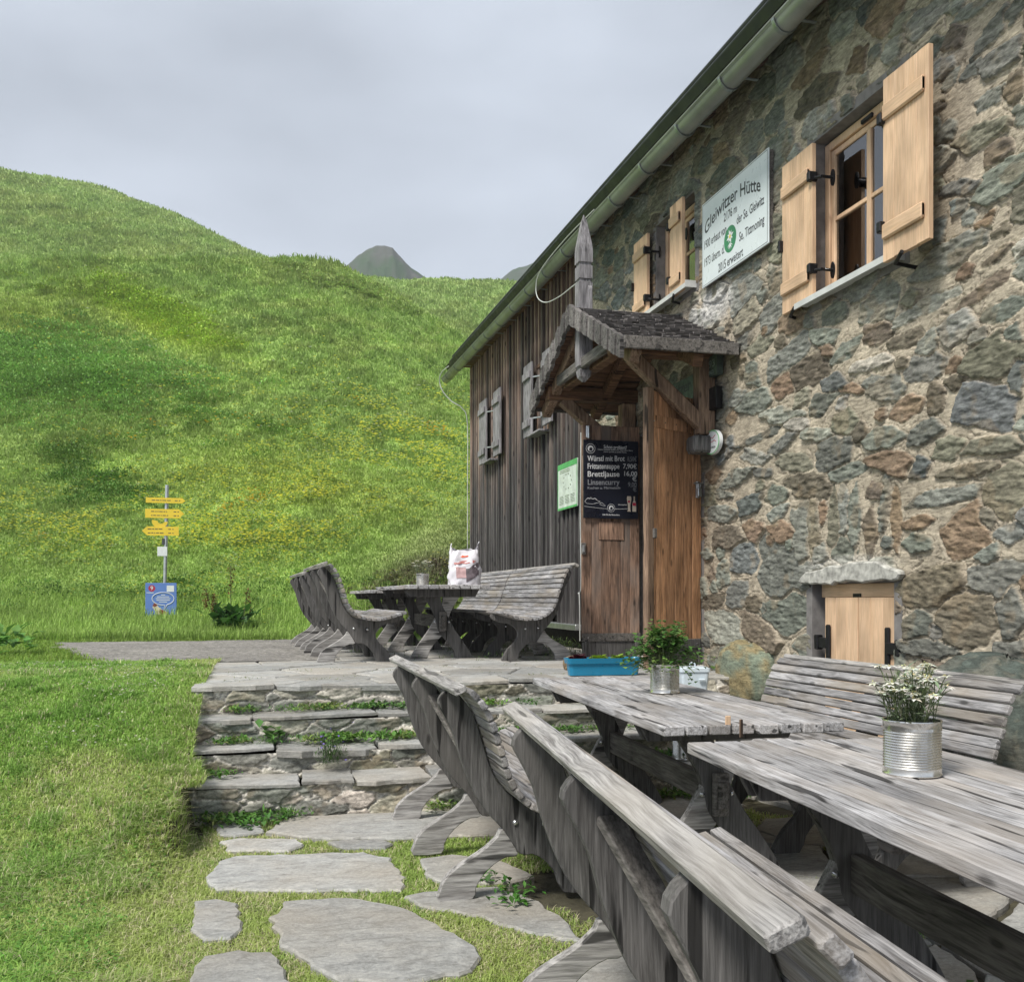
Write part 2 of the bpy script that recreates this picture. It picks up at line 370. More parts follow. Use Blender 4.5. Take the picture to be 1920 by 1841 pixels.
MT['slab'] = slabmat(); MT['pale_stone'] = plain('pale_lintel_stone', (.40, .395, .36), .95, 0, 18, .5, .9)
def glassmat():
    m, t, b = newmat('window_glass'); out = t.nodes['Material Output']
    tr = N(t, 'ShaderNodeBsdfTransparent'); gl = N(t, 'ShaderNodeBsdfGlossy'); gl.inputs['Roughness'].default_value = .02
    fr = N(t, 'ShaderNodeFresnel'); fr.inputs[0].default_value = 2.9; ms = N(t, 'ShaderNodeMixShader')
    lnk(t, fr.outputs[0], ms.inputs[0]); lnk(t, tr.outputs[0], ms.inputs[1]); lnk(t, gl.outputs[0], ms.inputs[2]); lnk(t, ms.outputs[0], out.inputs[0]); return m
MT['glass'] = glassmat()
def bagmat():
    m, t, b = newmat('thin_plastic'); b.inputs['Base Color'].default_value = (.72, .70, .74, 1); b.inputs['Roughness'].default_value = .35
    return m
MT['bag'] = bagmat()
MT['bagprint'] = plain('bag_print', (.10, .08, .09), .5, 0, 25, .5)

# ------------------------------------------------------------------ text
def text(s, mat, parent, M, size=.1, width=None, align='CENTER', name='lettering', warp=None, ext=.0006, cond=1, bold=.012):
    cu = bpy.data.curves.new('t', 'FONT'); cu.body = s; cu.size = size; cu.align_x = align; cu.align_y = 'CENTER'; cu.extrude = ext; cu.resolution_u = 3; cu.offset = size*bold
    o = bpy.data.objects.new('t', cu); C.objects.link(o); dg = bpy.context.evaluated_depsgraph_get()
    me = bpy.data.meshes.new_from_object(o.evaluated_get(dg)); bpy.data.objects.remove(o); me.name = name
    xs = [v.co.x for v in me.vertices]; w = max(xs)-min(xs); k = (width/w) if width else cond
    for v in me.vertices:
        v.co.x *= k
        if warp: v.co.y += warp(v.co.x)
    me.transform(M); me.materials.clear()
    return link(me, name, mat, parent)

# ------------------------------------------------------------------ ground heights
def lawn_z(X, Y):
    z = -.665+.665*sm((Y-4.1)/3.6)
    z = z+.035*(fbm(X*1.3, Y*1.3, 3, 3)-.5)*2*sm((8.3-Y)/1.5)*sm((-X-.2)/.5)
    z = z+.05*np.exp(-((X+.62)**2+(Y-5.35)**2)/.09)
    return z
def ground_z(X, Y):
    X = np.asarray(X, float); Y = np.asarray(Y, float)
    right = np.where(Y < 7.1, -.70, -.022)
    k_ = sm((Y-4.8)/.4); w = sm((X+.62-.20*k_)/(.34-.26*k_))
    return lawn_z(X, Y)*(1-w)+right*w
Y1p = np.array([(-3000, 640), (-900, 560), (-300, 505), (0, 492), (250, 497), (400, 484), (480, 474), (560, 477), (640, 497), (700, 528), (760, 562), (850, 612), (900, 650), (1000, 730), (1200, 800), (2600, 900)], float)
Y2p = np.array([(-3000, 420), (-900, 260), (-300, 255), (0, 312), (90, 328), (170, 345), (250, 372), (350, 412), (420, 447), (480, 478), (560, 507), (640, 516), (700, 519), (850, 525), (980, 529), (1100, 531), (2600, 560)], float)
D0h, D1h, D2h = 14.0, 52.0, 135.0
def hill_z(px, d):
    px = np.asarray(px, float); d = np.asarray(d, float)
    y1 = np.interp(px, Y1p[:, 0], Y1p[:, 1]); y2 = np.interp(px, Y2p[:, 0], Y2p[:, 1])
    z1 = .6+D1h*(1120-y1)/F; z2 = .6+D2h*(1120-y2)/F
    s = np.clip((d-D0h)/(D1h-D0h), 0, 1); a = z1*(s**1.32)*(1-.0*s)
    # rounded crest
    dip = -1.6*np.sin(np.clip((d-D1h)/40, 0, 1)*math.pi)
    u = np.clip((d-D1h)/(D2h-D1h), 0, 1); bz = z1+(z2-z1)*(u**1.05)+dip-2.0*np.sin(u*math.pi)*0
    z = np.where(d < D1h, a, bz)
    z = np.where(d > D2h, z2-(d-D2h)*.25, z)
    amp = np.interp(px, [540, 640, 700, 800, 860, 890, 1000], [0, .12, .35, .75, .95, .85, .8])
    z = z+amp*sm((d-np.interp(px, [820, 880, 920], [14.4, 15.6, 16.6]))/3.2)*np.exp(-np.clip(d-18.5, 0, 99)**2/40)
    X = d*((px-960)/F*cT+sT); Yy = d*(cT-(px-960)/F*sT)
    rough = sm((d-14)/8)
    z = z+rough*((fbm(X*.16, Yy*.16, 4, 11)-.5)*1.1*np.clip(d/40, 0, 1.6)+(fbm(X*.7, Yy*.7, 3, 12)-.5)*.16*np.clip(d/30, .3, 1.5))
    return z
def polar(px, d): return d*((px-960)/F*cT+sT), d*(cT-(px-960)/F*sT)
def blob(px, py, cx, cy, rx, ry, ang=0):
    a = math.radians(ang); dx = px-cx; dy = py-cy; u = (dx*math.cos(a)+dy*math.sin(a))/rx; v = (-dx*math.sin(a)+dy*math.cos(a))/ry
    return np.exp(-(u*u+v*v))
def meadow_col(px, py, X, Y, d):
    n = fbm(X*.35, Y*.35, 4, 21); n2 = fbm(X*1.7, Y*1.7, 3, 22); n3 = fbm(px*.02, py*.075, 3, 23)
    c = np.stack([.36+0*n, .52+0*n, .13+0*n], -1)
    c = c*(.62+.44*n[..., None])*(.80+.36*n2[..., None])
    def mixc(w, col): 
        nonlocal c; w = np.clip(w, 0, 1)[..., None]; c = c*(1-w)+np.array(col)*w
    far = sm((d-50)/25)
    mixc(far*.55, (.30, .39, .14)); mixc(.4*sm((n3-.5)/.2)*sm((d-22)/20), (.36, .43, .13))
    mixc(.5*sm((.47-n3)/.12)*sm((d-18)/20), (.29, .43, .12))
    mixc(.9*blob(px, py, 300, 600, 130, 34, 24), (.46, .58, .07))
    mixc(.8*blob(px, py, 60, 600, 120, 45, 5), (.30, .39, .07))
    mixc(.6*blob(px, py, 130, 690, 180, 60, 10)*sm((n2-.35)/.2), (.27, .42, .11))
    mixc(.5*blob(px, py, 620, 530, 150, 26, 16)*sm((n2-.3)/.2), (.30, .37, .14))
    mixc(.7*blob(px, py, 820, 1010, 120, 45, -25), (.28, .32, .14))
    mixc(.8*blob(px, py, 810, 1068, 80, 26, -15), (.21, .19, .13))
    mixc(.5*blob(px, py, 520, 900, 260, 60, 8), (.40, .47, .09))
    return c
# ---- near ground sheet
xs = np.concatenate([np.linspace(-14, -3.2, 40), np.arange(-3.1, .4, .05), np.arange(.5, 6.1, .3)])
ys = np.concatenate([np.linspace(-3, 1.4, 14), np.arange(1.5, 9.45, .05)])
XX, YY = np.meshgrid(xs, ys); ZZ = ground_z(XX, YY)
n = fbm(XX*2, YY*2, 4, 5)[..., None]; gcol = np.array([.07, .10, .025])*(1-n)+np.array([.13, .105, .06])*n
inner = (sm((XX+.5)/.2)*sm((9.4-YY)/.1))[..., None]; gcol = gcol*(1-inner*.8)+np.array([.07, .06, .048])*inner*.8
q = grid_faces(*XX.shape)
tag(np_mesh('ground', np.stack([XX, YY, ZZ], -1).reshape(-1, 3), q, np.full(len(q), 4), MT['ground'], gcol.reshape(-1, 3), smooth=True), kind='structure')
# ---- hills
pxs = np.concatenate([np.linspace(-3000, -130, 60), np.arange(-120, 1000, 3.0), np.linspace(1010, 2600, 60)])
nr = 430; T = np.linspace(0, 1, nr)[:, None]
d0 = 9.4/(cT-(pxs-960)/F*sT); DD = d0[None, :]*((190/d0[None, :])**T); PX = np.broadcast_to(pxs[None, :], DD.shape)
HX, HY = polar(PX, DD); HZ = hill_z(PX, DD)
HZ = np.where(HY < 9.45, 0, HZ)-.022*(DD < 14)
HPY = 1120-(HZ-.6)*F/DD
hc = meadow_col(PX, HPY, HX, HY, DD)*.95
pth = (sm((14.3-DD)/.5)*sm((PX-100)/80))[..., None]; hc = hc*(1-pth)+np.array([.15, .14, .125])*pth
q = grid_faces(*DD.shape)
tag(np_mesh('hills', np.stack([HX, HY, HZ], -1).reshape(-1, 3), q, np.full(len(q), 4), MT['ground'], hc.reshape(-1, 3), smooth=True), kind='structure')

# ---- distant peaks
def peak(name, ridge, dist, depth, seed):
    px = np.linspace(ridge[0][0], ridge[-1][0], 160); ry = np.interp(px, [r[0] for r in ridge], [r[1] for r in ridge])
    t = np.linspace(-1, 1, 90)[:, None]; D = dist+t*depth; zr = .6+dist*(1120-ry)/F
    zb = 40.0; P_ = np.broadcast_to(px[None], (90, 160)); X, Y = polar(P_, D)
    n_ = (fbm(X*.06, Y*.06, 5, seed)-.5)
    Z = zb+(zr[None]-zb)*(1-np.abs(t)**1.2)+(n_+.5*(fbm(X*.25, Y*.25, 4, seed+8)-.5))*26*np.clip(np.abs(t)*2.5, .14, 1)
    n2 = fbm(X*.12, Y*.12, 4, seed+3)[..., None]; n2 = sm((n2-.3)/.4); c = np.array([.045, .080, .038])*(1-n2)+np.array([.085, .09, .078])*n2
    q = grid_faces(90, 160)
    return tag(np_mesh(name, np.stack([X, Y, Z], -1).reshape(-1, 3), q, np.full(len(q), 4), MT['ground'], c.reshape(-1, 3), smooth=True), kind='structure')
peak('rocky_peak', [(560, 560), (620, 520), (640, 500), (660, 481), (685, 463), (705, 457), (722, 457), (736, 464), (746, 478), (758, 491), (775, 506), (800, 524), (850, 560)], 330, 60, 40)
peak('mountain', [(880, 560), (925, 530), (948, 512), (975, 501), (1010, 491), (1040, 482), (1100, 462), (1250, 400), (1500, 420)], 380, 70, 50)

# ------------------------------------------------------------------ blades and leaves (numpy)
def blades(P, h, w, az, bend, col, seg=True):
    n = len(P); ax = np.stack([np.cos(az), np.sin(az), 0*az], -1); pr = np.stack([-np.sin(az), np.cos(az), 0*az], -1)
    up = np.array([0, 0, 1.0]); h = h[:, None]; w = w[:, None]; bd = bend[:, None]
    b0 = P-pr*w/2; b1 = P+pr*w/2; mp_ = P+up*h*.55+ax*h*bd*.3
    m0 = mp_-pr*w*.4; m1 = mp_+pr*w*.4; tp = P+up*h*(1-.35*np.clip(bd, 0, 2)[:, :1])+ax*h*bd
    V = np.stack([b0, b1, m1, m0, tp], 1).reshape(-1, 3)
    i = np.arange(n)[:, None]*5
    loops = np.concatenate([i+np.array([[0, 1, 2, 3]]), i+np.array([[3, 2, 4]])], 1)
    tot = np.tile([4, 3], n); return V, loops.ravel(), tot, np.repeat(col, 5, 0)
def leaves(P, dirv, ln, wd, col, fold=.25):
    """rhombic folded leaves: P base, dirv unit direction"""
    n = len(P); up = np.array([0, 0, 1.0]); side = np.cross(dirv, up); nn = np.linalg.norm(side, axis=1, keepdims=True); side = np.where(nn < 1e-3, np.array([1., 0, 0]), side/np.maximum(nn, 1e-3))
    nor = np.cross(side, dirv); ln = ln[:, None]; wd = wd[:, None]
    a = P; l = P+dirv*ln*.5+side*wd*.5+nor*wd*fold; r = P+dirv*ln*.5-side*wd*.5+nor*wd*fold; tp = P+dirv*ln-nor*ln*.12; m = P+dirv*ln*.55
    V = np.stack([a, l, tp, r, m], 1).reshape(-1, 3); i = np.arange(n)[:, None]*5
    loops = np.concatenate([i+np.array([[0, 4, 1]]), i+np.array([[1, 4, 2]]), i+np.array([[0, 3, 4]]), i+np.array([[4, 3, 2]])], 1)
    return V, loops.ravel(), np.full(n*4, 3), np.repeat(col, 5, 0)
def merge(parts):
    V = []; L = []; Tt = []; Cc = []; o = 0
    for v, l, t, c in parts: V.append(v); L.append(np.asarray(l)+o); Tt.append(t); Cc.append(c); o += len(v)
    return np.concatenate(V), np.concatenate(L), np.concatenate(Tt), np.concatenate(Cc)
def rdir(n, zmin=-.2, zmax=1): 
    a = rng.uniform(0, 2*math.pi, n); z = rng.uniform(zmin, zmax, n); r = np.sqrt(np.clip(1-z*z, 0, 1)); return np.stack([r*np.cos(a), r*np.sin(a), z], -1)
def vary(c, n, a=.25): return np.array(c)[None]*(1+rng.uniform(-a, a, (n, 1)))*(1+rng.uniform(-.08, .08, (n, 3)))

# ---- meadow on the hill
def sample_hill(n, lo=-90, hi=1010, dmin=14.2):
    cols = np.arange(lo, hi, 6.0); out = []
    per = int(n/len(cols))+1; dg = np.geomspace(dmin, 137, 500)
    for c in cols:
        z = hill_z(np.full(500, c), dg); y = 1120-(z-.6)*F/dg; ymin = np.minimum.accumulate(y)
        dy = np.maximum(-np.diff(ymin), 0)+.02; cdf = np.concatenate([[0], np.cumsum(dy)]); tot = cdf[-1]; k = int(per*tot/600)+1
        d = np.interp(rng.uniform(0, tot, k), cdf, dg); out.append(np.stack([c+rng.uniform(0, 6, k), d], -1))
    return np.concatenate(out)
sp = sample_hill(330000); px, d = sp[:, 0], sp[:, 1]; X, Y = polar(px, d); Z = hill_z(px, d); py = 1120-(Z-.6)*F/d
keep = ~((X > 3.60) & (Y < 17.4)); px, d, X, Y, Z, py = [a[keep] for a in (px, d, X, Y, Z, py)]
col = meadow_col(px, py, X, Y, d)*(1+rng.uniform(-.22, .22, (len(d), 1)))
dry = rng.random(len(d)) < .07; col[dry] = col[dry]*.6+np.array([.30, .30, .12])*.4*(1+rng.uniform(-.2, .2, (dry.sum(), 1)))
tuft = fbm(X*2.2, Y*2.2, 2, 31); n4 = fbm(px*.045, py*.10, 3, 33); big = sm((n4-.50)/.10)*sm((d-15)/6); col = col*(1-.12*big[:, None]); hgt = d*(.0022+.0045*rng.random(len(d)))*(.65+.7*tuft)
hgt = np.clip(hgt*(.85+.35*big), .04, .5)
v = blades(np.stack([X, Y, Z-.01*d*.1], -1), hgt, d*.00125*(.7+rng.random(len(d))*.6), rng.uniform(0, 2*math.pi, len(d)), rng.uniform(.1, .8, len(d)), col)
tag(np_mesh('meadow_grass', v[0], v[1], v[2], MT['grass'], v[3]), 'long green alpine grass covering the whole hillside', 'grass', kind='stuff')
# ---- flowers
def fl_density(px, py):
    b = .9*blob(px, py, 560, 975, 140, 45, -14)+.8*blob(px, py, 240, 1000, 330, 45, 4)+.8*blob(px, py, 800, 860, 150, 75, 14)+.18*blob(px, py, 420, 900, 300, 90)+.25*blob(px, py, 350, 1080, 400, 50)+.05*blob(px, py, 500, 760, 350, 90, 14)
    return b
sp = sample_hill(90000); px, d = sp[:, 0], sp[:, 1]; X, Y = polar(px, d); Z = hill_z(px, d); py = 1120-(Z-.6)*F/d
k = (rng.random(len(d)) < 1.0*fl_density(px, py)*sm((fbm(X*.8, Y*1.1, 3, 41)-.36)/.2)) & ~((X > 3.60) & (Y < 17.4)) & (d < 60); px, d, X, Y, Z, py = [a[k] for a in (px, d, X, Y, Z, py)]
nf = len(d); patch = fbm(X*.55, Y*.55, 3, 42); c = np.where((patch > .76)[:, None], np.array([[.90, .50, .03]]), np.array([[.95, .90, .16]])); c = c*(1+rng.uniform(-.15, .15, (nf, 1)))
wh = rng.random(nf) < .10; c[wh] = (.7, .72, .62)
hh = d*(.0075+.006*rng.random(nf)); parts = []
for a in range(3):
    dv = np.stack([np.cos(a*2.1+px), np.sin(a*2.1+px), .35+0*px], -1); dv /= np.linalg.norm(dv, axis=1, keepdims=True)
    parts.append(leaves(np.stack([X, Y, Z+hh], -1), dv, d*.0016*(.7+.6*rng.random(nf)), d*.0021+0*d, c, .1))
v = merge(parts); tag(np_mesh('meadow_flowers', v[0], v[1], v[2], MT['petal'], v[3]), 'yellow and orange wildflowers dotted through the lower meadow', 'flowers', kind='stuff')
# ---- low shrubs on the hillside
cl = []
for (cx, cy, rx, ry, ang, cnt, colr) in [(140, 700, 190, 60, 10, 330, (.20, .37, .08)), (40, 720, 110, 70, 0, 120, (.20, .36, .08)), (300, 590, 110, 26, 26, 130, (.30, .44, .06)), (210, 560, 120, 18, 10, 60, (.24, .34, .06)), (620, 525, 150, 14, 14, 45, (.32, .42, .13)), (700, 560, 60, 14, 20, 14, (.30, .40, .12)), (200, 920, 100, 40, 10, 60, (.11, .22, .04)), (130, 850, 60, 20, 0, 25, (.12, .22, .04)), (380, 800, 200, 60, 10, 30, (.14, .25, .045)), (740, 1090, 80, 18, -20, 22, (.22, .23, .11)), (250, 1110, 350, 25, 0, 60, (.13, .24, .05))]:
    dg = np.geomspace(14.3, 52, 300)
    for i in range(cnt):
        p = cx+rng.normal()*rx*.6*math.cos(R(ang)); qy = cy+rng.normal()*ry*.6+(p-cx)*math.tan(R(ang))
        z = hill_z(np.full(300, p), dg); y = 1120-(z-.6)*F/dg; j = int(np.argmin(abs(y-qy))); dd = dg[j]
        if dd > 51: continue
        x0, y0 = polar(p, dd); r0 = dd*rng.uniform(.007, .014)*(.55 if cy in (525, 560, 1040, 1090) else 1); nl = int(rng.integers(70, 110))
        dv = rdir(nl, 0, 1); rad = rng.uniform(.55, 1, (nl, 1)); Pp = np.array([x0, y0, z[j]-r0*.15])+dv*rad*np.array([r0*1.7, r0*1.7, r0*.95])
        ld = dv*.6+rdir(nl, -.2, 1)*.6; ld /= np.linalg.norm(ld, axis=1, keepdims=True)
        cl.append(leaves(Pp, ld, dd*.0026*rng.uniform(.7, 1.3, nl), dd*.0018*rng.uniform(.7, 1.3, nl), vary(np.array(colr)*rng.uniform(.75, 1.3), nl, .35)))
v = merge(cl); tag(np_mesh('heath_shrubs', v[0], v[1], v[2], MT['leaf'], v[3]), 'low bilberry and alpenrose scrub in clumps across the slope', 'scrub', kind='stuff')

# ------------------------------------------------------------------ slabs and paths
def jag(poly, sub=5, amp=.012, smo=True):
    p = spline(poly, 3, True) if smo else [tuple(a) for a in poly]
    out = []
    for i in range(len(p)):
        a = Vector(p[i]); b = Vector(p[(i+1) % len(p)]); m = max(1, int((b-a).length/.05))
        for k in range(m):
            q = a.lerp(b, k/m); out.append((q.x+random.uniform(-amp, amp), q.y+random.uniform(-amp, amp)))
    return out
def slab_to(mb, poly, ztop, th, tilt=.0, ch=.009):
    n = len(poly); cx = sum(p[0] for p in poly)/n; cy = sum(p[1] for p in poly)/n
    tx, ty = random.uniform(-tilt, tilt), random.uniform(-tilt, tilt)
    zz = lambda p: ztop+tx*(p[0]-cx)+ty*(p[1]-cy)
    i1 = inset(poly, ch); i2 = [(cx+(p[0]-cx)*.82, cy+(p[1]-cy)*.82) for p in i1]; i3 = [(cx+(p[0]-cx)*.45, cy+(p[1]-cy)*.45) for p in i1]
    vs = [(p[0], p[1], zz(p)-th) for p in poly]+[(p[0], p[1], zz(p)-ch) for p in poly]+[(p[0], p[1], zz(p)) for p in i1]
    
    fs = []
    for r in range(2):
        for i in range(n): fs.append((r*n+i, r*n+(i+1) % n, (r+1)*n+(i+1) % n, (r+1)*n+i))
    fs.append(tuple(2*n+i for i in range(n)))
    mb.add(vs, fs)
NEAR = [[(0.04,5.46),(0.16,5.78),(0.47,5.80),(0.97,5.78),(1.57,5.61),(1.78,5.34),(1.65,5.05),(1.14,5.14),(0.75,5.16),(0.31,5.25)],
[(-0.24,5.72),(-0.13,5.79),(0.01,5.66),(0.02,5.49),(-0.12,5.44),(-0.21,5.52)],
[(-0.19,5.34),(-0.10,5.37),(0.20,5.27),(0.22,5.12),(0.14,5.06),(-0.14,5.13)],
[(0.35,5.18),(0.45,5.21),(0.63,5.15),(0.66,5.06),(0.61,4.99),(0.40,5.05)],
[(-0.23,4.64),(-0.19,4.94),(-0.11,5.02),(0.35,4.98),(0.50,4.95),(0.62,4.81),(0.65,4.46),(0.61,4.27),(0.08,4.38),(-0.17,4.47)],
[(0.76,4.72),(0.93,4.78),(1.13,4.60),(1.21,4.32),(1.09,4.26),(0.83,4.29),(0.73,4.44)],
[(0.61,4.17),(0.70,4.21),(0.82,4.22),(1.01,4.20),(1.12,4.01),(1.17,3.71),(1.17,3.46),(1.01,3.59),(0.85,3.83),(0.63,4.05)],
[(-0.25,4.14),(-0.25,4.29),(-0.16,4.30),(-0.09,4.24),(-0.06,3.90),(-0.09,3.81),(-0.20,3.83),(-0.24,3.91)],
[(0.05,4.00),(0.10,4.20),(0.25,4.21),(0.42,4.17),(0.58,3.98),(0.69,3.72),(0.75,3.56),(0.76,3.40),(0.71,3.27),(0.54,3.24),(0.26,3.28),(0.16,3.50),(0.08,3.68)],
[(-0.20,3.26),(-0.22,3.54),(-0.19,3.64),(-0.08,3.66),(0.05,3.61),(0.08,3.49),(0.11,3.29),(0.10,2.94),(-0.12,2.93)],
[(0.19,3.12),(0.36,3.15),(0.69,3.12),(0.85,2.93),(0.88,2.67),(0.75,2.42),(0.28,2.52),(0.18,2.83)],
[(1.47,4.74),(1.71,4.79),(1.82,4.55),(1.73,4.18),(1.42,4.18),(1.35,4.46)],
[(0.96,3.27),(1.12,3.36),(1.36,3.23),(1.33,2.95),(1.18,2.78),(1.01,2.91)],
[(2.42,5.71),(2.79,5.76),(2.86,5.44),(2.48,5.16),(2.22,5.30)]]
def clip_cell(seeds, i, box, gap):
    x0, x1, y0, y1 = box; poly = [(x0, y0), (x1, y0), (x1, y1), (x0, y1)]; a = seeds[i]
    for j, b in enumerate(seeds):
        if j == i: continue
        dx, dy = b[0]-a[0], b[1]-a[1]; L = math.hypot(dx, dy)
        if L > 2.2: continue
        c = (dx*(a[0]+b[0])/2+dy*(a[1]+b[1])/2)/L-gap; nx, ny = dx/L, dy/L; out = []
        for k in range(len(poly)):
            p, q_ = poly[k], poly[(k+1) % len(poly)]; sp_, sq = nx*p[0]+ny*p[1]-c, nx*q_[0]+ny*q_[1]-c
            if sp_ <= 0: out.append(p)
            if (sp_ < 0) != (sq < 0): t_ = sp_/(sp_-sq); out.append((p[0]+t_*(q_[0]-p[0]), p[1]+t_*(q_[1]-p[1])))
        poly = out
        if len(poly) < 3: return None
    return poly
def inpoly(px, py, poly):
    r = np.zeros(np.shape(px), bool); n = len(poly)
    for i in range(n):
        x0, y0 = poly[i]; x1, y1 = poly[(i+1) % n]
        c_ = ((y0 > py) != (y1 > py)) & (px < (x1-x0)*(py-y0)/((y1-y0) if y1 != y0 else 1e-9)+x0); r ^= c_
    return r
ALLSLABS = []
mb = MB()
for pl in NEAR: j = jag(spline(pl, 2, True) if False else pl, smo=False, amp=.013); ALLSLABS.append(j); slab_to(mb, j, -.66+random.uniform(-.006, .006), .05, .012)
def scatter_seeds(box, n, dmin, avoid=()):
    s = []; t = 0
    while len(s) < n and t < 9000:
        t += 1; p = (random.uniform(box[0], box[1]), random.uniform(box[2], box[3]))
        if all((p[0]-q_[0])**2+((p[1]-q_[1]))**2 > dmin*dmin for q_ in s): s.append(p)
    return s
box = (.2, 3.62, -.2, 5.83); seeds = scatter_seeds(box, 70, .42)
cent = [(sum(p[0] for p in pl)/len(pl), sum(p[1] for p in pl)/len(pl)) for pl in NEAR]
for i in range(len(seeds)):
    pl = clip_cell(seeds, i, box, random.uniform(.012, .03))
    if not pl: continue
    tst = np.array(pl+[seeds[i]]); tx = np.concatenate([tst[:, 0]*a+seeds[i][0]*(1-a) for a in (.4, .8, 1)]); ty = np.concatenate([tst[:, 1]*a+seeds[i][1]*(1-a) for a in (.4, .8, 1)])
    if any(inpoly(tx, ty, inset(q_, -.02)).any() for q_ in ALLSLABS[:len(NEAR)]): continue
    if any(inpoly(np.array([c_[0]]), np.array([c_[1]]), pl).any() for c_ in cent): continue
    if seeds[i][0] < 1.0 and seeds[i][1] > 2.2: continue
    j = jag(pl, smo=False, amp=.008); ALLSLABS.append(j); slab_to(mb, j, -.662+random.uniform(-.008, .006), .05, .012)
tag(mb.build('stone_paving', MT['slab']), kind='structure')
mb = MB(); box = (-.42, 3.62, 7.0, 13.4); seeds = scatter_seeds(box, 75, .45)
for i in range(len(seeds)):
    pl = clip_cell(seeds, i, box, .01)
    if pl and not (seeds[i][0] < .2 and seeds[i][1] > 9.6): slab_to(mb, jag(pl, smo=False, amp=.007), random.uniform(-.004, .006), .05, .006)
tag(mb.build('terrace_paving', MT['slab']), kind='structure')
# gravel path
gx = np.linspace(-2.9, .6, 70); gy = np.linspace(9.3, 14.3, 80); GX, GY = np.meshgrid(gx, gy)
edge = np.minimum(np.minimum(GX+2.75+.5*(fbm(GY, GX, 2, 9)-.5)-(GY-9.3)*-.17*0, 14.15-GY+.4*(fbm(GX, GY, 2, 8)-.5)), GY-9.42+.3*(fbm(GX*2, GY, 2, 7)-.5)+0*GX)
edge = np.minimum(edge, (GX+1.45+(GY-9.4)*.27)+.3*(fbm(GX*1.5, GY*1.5, 2, 71)-.5))
GZ = .004+.012*fbm(GX*8, GY*8, 3, 6); nn = fbm(GX*1.5, GY*2.5, 4, 61)[..., None]; n5 = fbm(GX*9, GY*16, 2, 62)[..., None]
gc = (np.array([.17, .16, .15])*(1-nn)+np.array([.28, .265, .24])*nn)*(.7+.6*n5)
q = grid_faces(80, 70, (edge[:-1, :-1] > 0))
tag(np_mesh('gravel_path', np.stack([GX, GY, GZ], -1).reshape(-1, 3), q, np.full(len(q), 4), MT['masonry'], gc.reshape(-1, 3), smooth=True), kind='structure')

